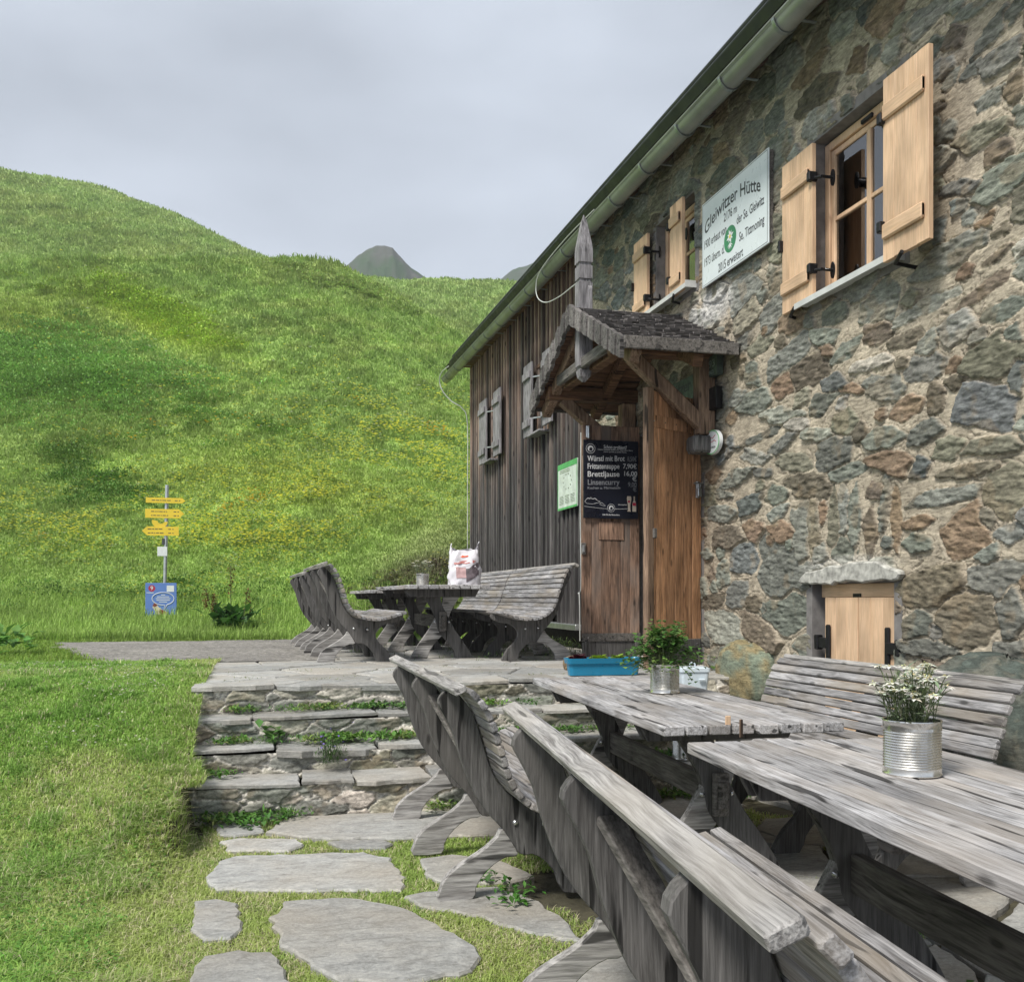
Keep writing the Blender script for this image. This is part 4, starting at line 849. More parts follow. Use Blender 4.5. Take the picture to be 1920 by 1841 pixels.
m4 = MB(); m4.box(3.6, 3.9, 7.7, 9.25, -.06, .03, ch=.01); H(m4.build('threshold', MT['slab']))
# wooden inner pier by the door
m4 = MB(); m4.box(3.56, 3.66, 9.24, 9.36, 2.0, 2.58, ch=.008); H(m4.build('door_post', MT['timber_z']))

# ---- porch canopy
ZP = 2.60
YC, HWc, XF, ZR, ZE = 8.34, 1.28, 2.71, 3.10, 2.50
porch = H(bpy.data.objects.new('porch', None)); C.objects.link(porch)
sl = math.atan2(ZR-ZE, HWc); SL = math.hypot(ZR-ZE, HWc)
mb = MB()
for side in (-1, 1):
    rows = 13
    for r_i in range(rows):
        t0 = r_i/rows; x = XF-.02
        while x < WX-.02:
            w = random.uniform(.05, .095); w = min(w, WX-.005-x); dn = random.uniform(.105, .135)
            s0 = t0*SL*.97; lift = .035-(.018)
            # board: from s0 (upper) to s0+dn*1.7, tilted so the lower end sits on the next course
            M = Matrix.Translation((x, YC, ZR+.05)) @ Matrix.Rotation(side*(-1)*sl if side > 0 else sl, 4, 'X')
            a, b = s0-.02, s0+dn*1.35; th = random.uniform(.014, .022); z0 = .022+random.uniform(-.003, .005)
            sgn = side
            vs6 = [(0, sgn*a, -.002), (w-.004, sgn*a, -.002), (w-.004, sgn*b, z0), (0, sgn*b, z0), (0, sgn*a, .010), (w-.004, sgn*a, .010), (w-.004, sgn*b, z0+th), (0, sgn*b, z0+th)]
            mb.add(vs6, [(0, 1, 2, 3), (4, 7, 6, 5), (0, 4, 5, 1), (1, 5, 6, 2), (2, 6, 7, 3), (3, 7, 4, 0)], M); x += w
mb.build('shingle', MT['shingle'], porch)
# verge shingles along the front edge (stacked ends)
mb = MB()
for side in (-1, 1):
    for k in range(15):
        s0 = SL*(k+.1)/15; yy_ = YC+side*s0*math.cos(sl); zz_ = ZR+.05-s0*math.sin(sl)
        w = SL/15*math.cos(sl)*.93; d_ = side*w
        lean = side*.02
        vs6 = [(XF-.055, yy_, zz_-.13), (XF-.055, yy_+d_, zz_-.13-.035), (XF-.055, yy_+d_+lean, zz_+.03-.035), (XF-.055, yy_+lean*.5, zz_+.045),
               (XF-.02, yy_, zz_-.13), (XF-.02, yy_+d_, zz_-.13-.035), (XF-.02, yy_+d_+lean, zz_+.03-.035), (XF-.02, yy_+lean*.5, zz_+.045)]
        mb.add([(p[0]-.012*(k % 2), p[1], p[2]) for p in vs6], [(0, 1, 2, 3), (4, 7, 6, 5), (0, 4, 5, 1), (1, 5, 6, 2), (2, 6, 7, 3), (3, 7, 4, 0)])
mb.build('verge_board', MT['shingle'], porch)
mb = MB()
for side in (-1, 1):
    for k in range(8):
        M = Matrix.Translation((0, YC, ZR+.02)) @ Matrix.Rotation(-side*sl, 4, 'X'); a, b = SL*k/8+.003, SL*(k+1)/8-.003
        mb.box(XF-.01, WX-.01, min(side*a, side*b), max(side*a, side*b), -.018, .008, M, ch=.002)
mb.build('roof_boarding', MT['timber'], porch)
mb = MB()   # eaves boards
for side in (-1, 1):
    y_ = YC+side*(HWc+.035); mb = MB(); mb.box(XF-.03, WX-.03, y_-.014, y_+.014, ZE-.01, ZE+.085, ch=.004); mb.build('fascia', MT['beam'], porch)
for side in (-1, 1):
    yb = YC-.85 if side < 0 else YC+.93; ZP = 2.56 if side < 0 else 2.53; m2 = MB(); m2.box(XF+.02, WX+.02, yb-.07, yb+.07, ZP, ZP+.135, ch=.012); m2.build('purlin', MT['timber'], porch)
    m2 = MB(); m2.box(3.49, 3.635, yb-.065, yb+.065, 1.935, ZP-.003, ch=.010); m2.build('post', MT['timber_z'], porch)
    m2 = MB(); m2.box(3.43, 3.645, yb-.085, yb+.085, 1.79, 1.93, ch=.018); m2.build('corbel', MT['frame'], porch)
    m2 = MB(); a = Vector((2.93, yb, ZP-.02)); b = Vector((3.54, yb, 2.02)); dvec = (b-a); L_ = dvec.length; an_ = math.atan2(-dvec.z, dvec.x)
    M = Matrix.Translation(a) @ Matrix.Rotation(an_, 4, 'Y'); m2.box(-.05, L_+.02, -.05, .05, -.055, .055, M, ch=.010); m2.build('brace', MT['timber_z'], porch)
for xx_ in (XF+.10, XF+.62):
    for side in (-1, 1):
        m2 = MB(); M = Matrix.Translation((xx_, YC, ZR-.06)) @ Matrix.Rotation(-side*sl, 4, 'X'); m2.box(-.045, .045, min(side*.02, side*(SL-.05)), max(side*.02, side*(SL-.05)), -.06, .045, M, ch=.008); m2.build('rafter', MT['timber_z'] if xx_ < 3 else MT['timber'], porch)
m2 = MB(); m2.box(XF+.14, XF+.24, YC-.80, YC+.85, 2.615, 2.71, ch=.01); m2.build('tie_beam', MT['timber'], porch); m2 = MB(); m2.box(XF+.05, WX, YC-.05, YC+.05, ZR-.16, ZR-.05, ch=.01); m2.build('ridge_beam', MT['timber'], porch)
# collar piece sloping across the gable (old board)
m2 = MB(); a = Vector((XF+.04, YC-.95, ZE+.10)); b = Vector((XF+.04, YC+1.0, ZE+.02)); m2.box(XF+.06, XF+.11, YC-.72, YC+.72, 2.63, 2.73, ch=.01); m2.build('gable_board', MT['beam'], porch)
# king post with finial
m2 = MB(); w = .062; xk, yk = XF+.10, YC+.03
def sqring(z, r, rx_=1): return [(xk-r, yk-r, z), (xk+r, yk-r, z), (xk+r, yk+r, z), (xk-r, yk+r, z)]
prof = [(2.52, .012), (2.56, .045), (2.62, .055), (2.63, .045), (2.65, .045), (2.655, .062), (3.40, .062), (3.405, .052), (3.425, .052), (3.43, .062), (3.545, .062), (3.55, .052), (3.57, .052), (3.575, .064), (3.68, .064), (3.73, .060), (3.92, .028), (4.01, .004)]
vs7 = sum([sqring(z, r) for z, r in prof], []); m2.add(vs7, [(i*4+k, i*4+(k+1) % 4, i*4+4+(k+1) % 4, i*4+4+k) for i in range(len(prof)-1) for k in range(4)]); m2.add([(xk+.02, yk-.085, 3.10), (xk+.02, yk-.085, 3.33), (xk+.02, yk-.06, 3.37), (xk+.02, yk-.06, 3.10), (xk+.05, yk-.085, 3.10), (xk+.05, yk-.085, 3.33), (xk+.05, yk-.06, 3.37), (xk+.05, yk-.06, 3.10)], [(0, 1, 2, 3), (4, 7, 6, 5), (0, 4, 5, 1), (1, 5, 6, 2), (2, 6, 7, 3)])
m2.build('finial', MT['greywood_z'], porch)
# steel sill beam of the boarded part
m2 = MB(); m2.box(WX-.12, WX+.05, 10.85, 12.6, .22, .285, ch=.004); H(m2.build('sill_beam', MT['steel']))

# ------------------------------------------------------------------ signs on the hut
def disc(mb, M, r0, r1, z, n=40):
    mb.add([(r0*math.cos(2*math.pi*k/n), r0*math.sin(2*math.pi*k/n), z) for k in range(n)]+[(r1*math.cos(2*math.pi*k/n), r1*math.sin(2*math.pi*k/n), z) for k in range(n)], [(k, (k+1) % n, n+(k+1) % n, n+k) for k in range(n)], M) if r0 > 0 else mb.add([(r1*math.cos(2*math.pi*k/n), r1*math.sin(2*math.pi*k/n), z) for k in range(n)], [tuple(range(n))], M)
SY0, SY1, SZ0, SZ1 = 7.618, 6.509, 3.185, 3.885
sgn_ = thing('hut_sign', 'large white enamel name board with green emblem on the stone wall', 'sign', (3.61, 7.06, SZ0))
def PAR(o, p):
    o.parent = p; o.matrix_parent_inverse = Matrix.Translation(-p.location); return o
m2 = MB(); m2.box(3.615, 3.65, SY1+.01, SY0-.01, SZ0+.01, SZ1-.01); PAR(m2.build('frame', MT['beam']), sgn_)
m2 = MB(); m2.box(3.603, 3.615, SY1, SY0, SZ0, SZ1, ch=.003); PAR(m2.build('panel', MT['signwhite']), sgn_)
m2 = MB(); b_ = .012
for a0, a1, c0, c1 in ((SY1+b_, SY0-b_, SZ0+b_, SZ0+b_+.004), (SY1+b_, SY0-b_, SZ1-b_-.004, SZ1-b_), (SY1+b_, SY1+b_+.004, SZ0+b_+.004, SZ1-b_-.004), (SY0-b_-.004, SY0-b_, SZ0+b_+.004, SZ1-b_-.004)): m2.box(3.6015, 3.603, a0, a1, c0, c1)
PAR(m2.build('border_line', MT['ink']), sgn_)
def st(s, u, v, width, size, warp=None, mat='ink'): PAR(text(s, MT[mat], None, WALLM((3.602, SY0-u*1.109, SZ1-v*.70)), size, width, warp=warp), sgn_)
st('Gleiwitzer Hütte', .47, .20, .94, .145, warp=lambda x: -.42*x*x)
st('2176 m', .46, .37, .22, .095); st('1900 erbaut von', .215, .51, .40, .10); st('der Se. Gleiwitz', .75, .51, .43, .10)
st('1973 übern. d.', .20, .72, .36, .10); st('Se. Tittmoning', .77, .72, .39, .10); st('2015 erweitert', .46, .90, .42, .10)
m2 = MB(); Me = WALLM((3.6018, SY0-.457*1.109, SZ1-.655*.70)); disc(m2, Me, 0, .104, 0); PAR(m2.build('emblem', MT['green']), sgn_)
m2 = MB()
for k in range(8):
    a = 2*math.pi*k/8+.3; L_ = .05 if k % 2 else .062; c0 = (math.cos(a), math.sin(a)); n0 = (-c0[1], c0[0]); oy = .02
    m2.add([(c0[0]*.008, c0[1]*.008+oy, .0008), (c0[0]*L_*.5+n0[0]*.011, c0[1]*L_*.5+n0[1]*.011+oy, .0008), (c0[0]*L_, c0[1]*L_+oy, .0008), (c0[0]*L_*.5-n0[0]*.011, c0[1]*L_*.5-n0[1]*.011+oy, .0008)], [(0, 3, 2, 1)], Me)
    if k < 5: a2 = -.6-k*.5; m2.add([(math.cos(a2)*.0, -.03, .0010), (math.cos(a2)*.03+.008, -.03+math.sin(a2)*.03, .0010), (math.cos(a2)*.055, -.03+math.sin(a2)*.055, .0010), (math.cos(a2)*.03-.008, -.03+math.sin(a2)*.03, .0010)], [(0, 3, 2, 1)], Me)
PAR(m2.build('edelweiss', MT['white']), sgn_); m2 = MB(); disc(m2, Me @ Matrix.Translation((0, .02, .0016)), 0, .014, 0, 16); PAR(m2.build('flower_heart', MT['yellow']), sgn_)
# small plates
def plate(name, label, y0, y1, z0, z1, mat, cat='plaque'):
    o = thing(name, label, cat, (WX-.07, (y0+y1)/2, z0)); m2 = MB(); m2.box(WX-.085, WX-.03, y0, y1, z0, z1, ch=.003); PAR(m2.build('plate', mat), o); return o
MT['patina'] = plain('patinated_bronze', (.085, .115, .10), .55, .4, 14, .35, .5); MT['patina_hi'] = plain('bronze_relief', (.22, .28, .25), .5, .4)
p1 = plate('plaque', 'greenish metal plaque with raised digits beside the porch', 7.29, 7.52, 2.40, 2.57, MT['patina'])
PAR(text('193', MT['patina_hi'], None, WALLM((WX-.086, 7.405, 2.50)), .085, .15, name='digits', ext=.002), p1); PAR(text('7963', MT['patina_hi'], None, WALLM((WX-.086, 7.405, 2.432)), .045, .12, name='digits', ext=.002), p1)
p2 = plate('plaque', 'blank black metal plaque below the greenish one', 7.30, 7.525, 2.13, 2.31, MT['black'])
p3 = thing('round_sign', 'white oval enamel plate with a green rim on the stone wall', 'sign', (WX-.04, 7.385, 1.76)); m2 = MB(); Mo = WALLM((WX-.075, 7.385, 1.864)) @ Matrix.Diagonal((1.45, 1, 1, 1))
m2.lathe([(0, .008), (.092, .008), (.099, .004), (.1, -.02), (0, -.02)], 40, Mo); PAR(m2.build('plate', MT['white'], smooth=False), p3)
m2 = MB(); disc(m2, Mo, .091, .098, .0125); PAR(m2.build('rim', MT['lime']), p3)
m2 = MB()
for a, b in (((-.05, .03), (-.02, .045)), ((-.02, .045), (.01, .03)), ((.01, .03), (.045, .05)), ((-.06, 0), (-.03, .01)), ((-.03, .01), (.0, .0)), ((0, 0), (.03, .012)), ((.03, .012), (.055, -.005))):
    m2.tube([(a[0], a[1], .009), (b[0], b[1], .009)], .0022, 5, Mo)
PAR(m2.build('line_drawing', MT['red']), p3); PAR(text('BERGSTEIGEN', MT['ink'], None, Mo @ Matrix.Translation((0, -.045, .0085)), .022, .09), p3)
# painted hut name board behind the porch
p4 = thing('name_board', 'dim painted board with hut lettering under the porch roof', 'sign', (WX-.05, 8.0, 2.22)); m2 = MB(); m2.box(WX-.08, WX-.03, 7.75, 8.55, 2.22, 2.50, ch=.004); PAR(m2.build('panel', MT['patina']), p4)
PAR(text('Gleiwitzer', MT['ink'], None, WALLM((WX-.081, 8.15, 2.42)), .14, .7), p4); PAR(text('Hütte', MT['ink'], None, WALLM((WX-.081, 8.02, 2.29)), .15, .42), p4)
# green notice
gn = thing('notice_board', 'white notice with green edges screwed to the dark boards', 'sign', (3.6, 11.3, 1.66)); Mg = WALLM((3.585, 11.30, 1.945)); m2 = MB(); m2.box(3.586, 3.60, 10.92, 11.68, 1.665, 2.225, ch=.002); PAR(m2.build('panel', plain('notice_white', (.62, .70, .63), .4)), gn)
m2 = MB(); m2.box(-.38, .38, .215, .28, -.0008, .002, Mg); m2.box(-.38, .38, -.28, -.255, -.0008, .002, Mg); m2.box(-.38, -.368, -.254, .214, -.0008, .002, Mg); m2.box(.368, .38, -.254, .214, -.0008, .002, Mg); PAR(m2.build('green_band', MT['lime']), gn)
m2 = MB()
for k in range(6):
    for c_ in (-1, 0, 1): m2.box(c_*.22-.09, c_*.22+.09-random.uniform(0, .05), -.12-k*.018, -.116-k*.018, -.0008, .002, Mg)
for k in range(10): a = 2*math.pi*k/10; m2.box(.16*math.cos(a)-.014, .16*math.cos(a)+.014, .05+.09*math.sin(a)-.008, .05+.09*math.sin(a)+.008, -.0008, .002, Mg)
for k in range(2): m2.box(-.30, .1, .19-k*.022, .196-k*.022, -.0008, .002, Mg)
PAR(m2.build('print', MT['steel']), gn)
# blackboard menu
MBx0, MBx1, MBz0, MBz1 = 3.05, 3.615, 1.37, 2.13; MW, MH = MBx1-MBx0, MBz1-MBz0
mn = thing('menu_board', 'black menu board with white chalk writing on the far door leaf', 'sign', (3.33, 9.08, MBz0)); m2 = MB(); m2.box(MBx0, MBx1, 9.088, 9.104, MBz0, MBz1, ch=.002); PAR(m2.build('panel', MT['board']), mn)
def mm(u, v): return FRONTM((MBx0+u*MW, 9.0875, MBz1-v*MH))
def mt(s, u, v, w, size, mat='chalk', align='CENTER', shear=0): PAR(text(s, MT[mat], None, mm(u, v), size, w*MW, align, warp=(lambda x: shear*x) if shear else None), mn)
mt('Schon probiert?', .575, .085, .42, .05); mt('Unsere beliebten Biersorten. Besonders Biere', .575, .12, .64, .016); mt('passen perfekt zu jedem Essen.', .575, .145, .42, .016)
for s, v, w, c_ in (('Würstl mit Brot', .235, .68, 'chalk'), ('Frittatensuppe', .335, .58, 'chalk'), ('Brettljause', .435, .58, 'chalk'), ('Linsencurry', .54, .58, 'chalkdim'), ('Kuchen u. Marmelade', .61, .60, 'chalkdim')): mt(s, .07+w/2, v, w, .075 if v < .6 else .035, c_, shear=.03)
for s, v, w, c_ in (('8,50€', .23, .17, 'chalkdim'), ('7,90€', .325, .25, 'chalk'), ('16,00', .42, .24, 'chalk'), ('€', .485, .08, 'chalk'), ('9,00', .56, .16, 'chalkdim'), ('€', .62, .07, 'chalkdim')): mt(s, .97-w/2, v, w, .065, c_)
m2 = MB()
for (cu_, cv_, r_) in ((.125, .112, .048), (.5, .865, .04)):
    M = mm(cu_, cv_) @ Matrix.Translation((0, 0, .0008)); disc(m2, M, r_*.92, r_, 0, 28); disc(m2, M, 0, r_*.62, .0, 24)
PAR(m2.build('round_logo', MT['chalk']), mn)
m2 = MB()
for (cu_, cv_, r_) in ((.125, .112, .048), (.5, .865, .04)):
    M = mm(cu_, cv_) @ Matrix.Translation((0, 0, .0014)); m2.add([(r_*a, r_*b, 0) for a, b in ((-.3, -.45), (.35, -.5), (.4, .1), (.1, .3), (-.25, .1))], [(0, 1, 2, 3, 4)], M)
PAR(m2.build('logo_figure', MT['board']), mn)
m2 = MB(); sc_ = lambda pts, r=.0016: m2.tube([tuple(mm(u, v) @ Vector((0, 0, .0012))) for u, v in pts], r, 5)
sc_([(.01, .85), (.15, .862), (.3, .872), (.43, .877)]); sc_([(.57, .877), (.72, .875), (.82, .868)], .002); sc_([(.02, .79), (.06, .815), (.16, .82), (.27, .80), (.30, .785)]); sc_([(.02, .79), (.05, .76), (.09, .745), (.15, .755), (.2, .75), (.25, .775), (.3, .785)])
sc_([(.03, .775), (.08, .74), (.1, .76), (.13, .735), (.17, .76), (.2, .74), (.24, .765)]); sc_([(.29, .81), (.33, .80), (.37, .825), (.4, .84), (.36, .84), (.3, .825), (.29, .81)])
PAR(m2.build('chalk_drawing', MT['chalk']), mn); mt('Zeit für das Besondere.', .5, .952, .32, .022); mt('mit dem zu Kuchen Weissbier', .71, .82, .17, .016)
m2 = MB(); M = mm(.83, .82) @ Matrix.Translation((0, 0, .001)); m2.add([(-.02, .085, 0), (.02, .085, 0), (.024, .06, 0), (.013, 0, 0), (.012, -.05, 0), (.02, -.065, 0), (-.02, -.065, 0), (-.012, -.05, 0), (-.013, 0, 0), (-.024, .06, 0)], [tuple(range(9, -1, -1))], M)
M = mm(.925, .84) @ Matrix.Translation((0, 0, .001)); m2.add([(-.007, .10, 0), (.007, .10, 0), (.008, .06, 0), (.02, .03, 0), (.02, -.05, 0), (-.02, -.05, 0), (-.02, .03, 0), (-.008, .06, 0)], [tuple(range(7, -1, -1))], M); PAR(m2.build('glass_and_bottle', plain('beer_pale', (.55, .48, .40), .6)), mn)
m2 = MB(); M = mm(.925, .83) @ Matrix.Translation((0, 0, .002)); m2.box(-.017, .017, 0, .03, -.0003, .0003, M); M = mm(.83, .79) @ Matrix.Translation((0, 0, .002)); m2.box(-.012, .008, .0, .02, -.0003, .0003, M); PAR(m2.build('bottle_label', MT['red']), mn)

# ------------------------------------------------------------------ steps
risers = [(5.85, -.70, -.469), (6.20, -.50, -.333), (6.56, -.36, -.177), (6.93, -.20, -.012)]
steps_mats = MT['masonry']; mbt = MB()
for k, (yr, z0, z1) in enumerate(risers):
    us = np.arange(-.62 if k < 3 else -.41, 3.64, .0095); vs = np.arange(z0-.02, z1-.012, .008)
    U, V, HH, c_ = rubble(us, vs, [], 300+k*20, (.04, .16, .022, .06), 900, mort=(.64, .61, .55), thr0=1.22, relief=.016, keys='GOPPPPLLLL')
    if k == 3: w_ = (.75*np.exp(-((U-.75)/.45)**4)*sm((V+.15)/.04))[..., None]; c_ = c_*(1-w_)+np.array([.50, .47, .42])*w_
    wav = .05*(fbm(U*1.6+k*9, U*0+k, 3, 500)-.5)
    q = grid_faces(*U.shape)
    tag(np_mesh('stone_steps', np.stack([U, yr+wav-HH, V], -1).reshape(-1, 3), q, np.full(len(q), 4), MT['masonry'], c_.reshape(-1, 3), smooth=True), kind='structure')
    yn = risers[k+1][0] if k < 3 else 7.35; x = (-.60 if k < 3 else -.43)+random.uniform(-.03, .03)
    while x < 3.62:
        w = random.uniform(.3, .85); x2 = min(x+w, 3.66); a = yr-random.uniform(.0, .03); e = random.uniform(-.015, .015)
        pl = [(x+.008, a+random.uniform(0, .03)), (x+w*.25, a+random.uniform(-.03, .02)), (x+w*.5, a+random.uniform(-.03, .02)), (x+w*.75, a+random.uniform(-.03, .02)), (x2-.008, a+e+random.uniform(0, .03)), (x2-.008+random.uniform(-.02, .02), yn+.02), (x+.008+random.uniform(-.02, .02), yn+.02)]
        pl = [(min(p[0], 3.65), p[1]) for p in pl]
        slab_to(mbt, jag(pl, smo=False, amp=.006), z1+random.uniform(-.006, .014)+(.008 if k == 3 else 0), random.uniform(.022, .045), .03, .006); x = x2
tag(mbt.build('step_slabs', MT['slab']), kind='structure')

# ------------------------------------------------------------------ furniture
SC = .905
PA = [(.01, .95), (-.005, .91), (.02, .86), (.065, .77), (.09, .68), (.125, .58), (.175, .47), (.245, .375), (.305, .31), (.38, .197), (.44, .192), (.50, .16), (.56, .09), (.60, 0), (.75, 0), (.735, .06), (.69, .13), (.625, .19), (.585, .26), (.60, .33), (.67, .385), (.76, .40), (.85, .43), (.875, .47), (.85, .493), (.76, .467), (.66, .437), (.56, .422), (.47, .429), (.388, .449), (.321, .487), (.268, .55), (.236, .62), (.211, .70), (.184, .79), (.150, .873), (.10, .94), (.05, .975)]
PB = [(0, .0), (.155, 0), (.172, .05), (.205, .105), (.26, .155), (.32, .185), (.375, .196), (.30, .318), (.275, .285), (.22, .235), (.155, .195), (.08, .15), (.025, .10), (.003, .05)]
SEATP = [(.86, .497), (.76, .470), (.66, .440), (.56, .425), (.47, .432), (.39, .452), (.325, .490), (.272, .552), (.24, .622), (.215, .702), (.188, .792), (.155, .877), (.108, .948), (.07, .985)]
def bench(label, L=2.12, off=(-.76, 0, .76), brace=True):
    t = thing('bench', label, 'bench', group='curved wooden benches')
    for yo in off:
        m2 = MB(); m2.prism([(a*SC, b*SC) for a, b in spline(PA, 2, True)], -.022, .022, Matrix.Translation((0, yo, 0)) @ M_XZ, .004)
        fo = m2.build('side_frame', MT['frame'], t); m3 = MB(); m3.prism([(a*SC, b*SC) for a, b in spline(PB, 2, True)], -.0205, .0205, Matrix.Translation((0, yo, 0)) @ M_XZ, .004); m3.build('rear_foot', MT['foot'], fo)
        m4 = MB()
        for (a, b) in ((.36, .345), (.50, .335)):
            for sgy in (-1, 1): m4.lathe([(0, 0), (.013, 0), (.011, .005), (.005, .009), (0, .010)], 10, Matrix.Translation((a*SC, yo+sgy*.0222, b*SC)) @ Matrix.Rotation(-sgy*math.pi/2, 4, 'X'))
        m4.build('bolt', MT['bolt'], fo, True)
    # slats follow the profile
    sp2 = [Vector((a*SC, b*SC)) for a, b in spline(SEATP, 8)]; acc = [0]
    for i in range(1, len(sp2)): acc.append(acc[-1]+(sp2[i]-sp2[i-1]).length)
    nS = round(acc[-1]/.0475); pitch_ = acc[-1]/nS; ms, mbk = MB(), MB()
    def at(s):
        for i in range(1, len(acc)):
            if acc[i] >= s: f = (s-acc[i-1])/(acc[i]-acc[i-1]); return sp2[i-1].lerp(sp2[i], f)
        return sp2[-1]
    for k in range(nS):
        s0 = k*pitch_; a, b = at(s0), at(min(s0+.042, acc[-1])); c_ = (a+b)/2; an = math.atan2(b.y-a.y, b.x-a.x)
        M = Matrix.Translation((c_.x, 0, c_.y)) @ Matrix.Rotation(-an, 4, 'Y'); dl = random.uniform(-.012, .012)
        (ms if k < 10 else mbk).box(-.0212, .0212, -L/2+dl, L/2+dl, -.026, .0, M, ch=.004)
    ms.build('seat', MT['slat'], t); mbk.build('backrest', MT['slat'], t)
    m2 = MB(); M = Matrix.Translation((.040*SC, 0, .988*SC)) @ Matrix.Rotation(R(-24), 4, 'Y'); m2.box(-.026, .026, -L/2-.01, L/2-.005, -.004, .022, M, ch=.004); m2.build('top_rail', MT['rail'], t)
    if brace:
        m3 = MB(); a = Vector((.25, off[0]+.02, .40)); b = Vector((.10, off[1]-.02, .78)); dv = b-a; M = Matrix.Translation(a) @ dv.to_track_quat('Y', 'X').to_matrix().to_4x4(); m3.box(-.012, .012, 0, dv.length, -.03, .03, M, ch=.004)
        a = Vector((.17, off[1]+.01, .62)); m3.box(.10, .17, off[1]+.03, off[2]-.05, .66, .70, ch=.005) if False else None
        m3.build('brace', MT['beam'], t)
    return t
MT['foot'] = wood('lighter_foot', (.42, .41, .40), (.29, .28, .27), (.13, .12, .115), 'x', .4, .8, bst=.8, fine=.75)
def place(o, x, y, z, rz, sc=None):
    o.location = (x, y, z); o.rotation_euler = (0, 0, rz)
    if sc: o.scale = sc
b1 = bench('grey slatted bench with its back to the lawn, end on to the stone steps'); place(b1, .735, 4.83, -.665, R(-.5))
def bench_copy(label, *a, **k):
    o = copy_tree(b1); o['label'] = label; place(o, *a, **k); return o
b2 = bench('nearest bench, its pale top rail running out of the bottom of the picture', L=2.26, off=(-.80, 0, .80)); place(b2, .655, 2.10, -.67, R(-6.6))
b3 = bench_copy('bench in front of the stone wall, facing the two long tables', 3.14, 4.40, -.665, R(180), sc=(1, .92, 1))
b4 = bench_copy('upper terrace bench nearest the steps, back to the gravel path', .50, 9.98, 0, R(2)); b4['label'] = 'upper terrace bench on the left, the end of it nearest the steps'
b5 = bench_copy('upper terrace bench on the left, the farther of the row by the path', .42, 12.2, -.03, R(2))
b6 = bench_copy('upper terrace bench next to the door, backing onto dark boards', 2.90, 9.80, 0, R(180))
b7 = bench_copy('upper terrace bench farther along the boarded wall, behind the plastic bag', 2.90, 11.98, 0, R(180))

TL = 2.46
def table(label):
    t = thing('table', label, 'table', group='long plank tables on crossed legs'); nb = 8; w = .80/nb; mt_ = MB()
    for k in range(nb):
        dl = random.uniform(-.012, .012); mt_.box(-.40+k*w+.0055, -.40+(k+1)*w-.0055, -TL/2+dl, TL/2+dl, .71, .75, ch=.004)
    mt_.build('tabletop', MT['top'], t)
    L1 = [(-.232, .71), (-.175, .63), (-.105, .52), (-.065, .42), (-.05, .33), (-.015, .27), (.05, .20), (.12, .11), (.165, .0), (.315, 0), (.285, .09), (.205, .21), (.14, .30), (.10, .37), (.045, .47), (-.005, .58), (-.045, .71)]
    for yo in (-.80, .80):
        for s_ in (1, -1):
            m2 = MB(); th = .024 if s_ > 0 else .0215
            pl = [(a*s_, b) for a, b in spline(L1, 2, True)]
            m2.prism(pl, -th, th, Matrix.Translation((0, yo, 0)) @ M_XZ, .004); lg = m2.build('leg', MT['frame'] if s_ > 0 else MT['foot'], t)
        m3 = MB()
        for a in (-.07, .07):
            for sgy in (-1, 1): m3.lathe([(0, 0), (.013, 0), (.011, .005), (.005, .009), (0, .010)], 10, Matrix.Translation((a, yo+sgy*.0242, .39)) @ Matrix.Rotation(-sgy*math.pi/2, 4, 'X'))
        m3.build('bolt', MT['bolt'], t, True)
        m4 = MB(); m4.prism([(-.37, .709), (-.33, .635), (.33, .635), (.37, .709)], -.055, -.026, Matrix.Translation((0, yo, 0)) @ M_XZ, .004); m4.build('crossbeam', MT['frame'], t); m4 = MB(); m4.prism([(-.37, .709), (-.33, .635), (.33, .635), (.37, .709)], .026, .055, Matrix.Translation((0, yo, 0)) @ M_XZ, .004); m4.build('crossbeam', MT['frame'], t)
    m5 = MB(); m5.box(-.022, .022, -.90, .90, .33, .455, ch=.006); m5.build('stretcher', MT['beam'], t)
    for yo in (-.865, .865): m6 = MB(); m6.box(-.035, .035, yo-.016, yo+.016, .30, .49, ch=.004); m6.build('wedge', MT['beam'], t)
    m7 = MB(); m7.box(-.36, .36, -.035, .035, .672, .709, ch=.005); m7.build('batten', MT['beam'], t)
    return t
t1 = table('long plank table holding the can of bushy green herbs'); place(t1, 2.03, 4.86, -.665, R(-3.4))
def table_copy(label, *a):
    o = copy_tree(t1); o['label'] = label; place(o, *a); return o
t2 = table_copy('nearest plank table, with the can of white edelweiss on it', 1.775, 1.99, -.665, R(-4.6))
t3 = table_copy('upper terrace table carrying the white plastic bag', 1.74, 10.40, -.03, R(.5))
t4 = table_copy('upper terrace table behind the one with the plastic bag', 1.66, 13.0, -.06, R(0))

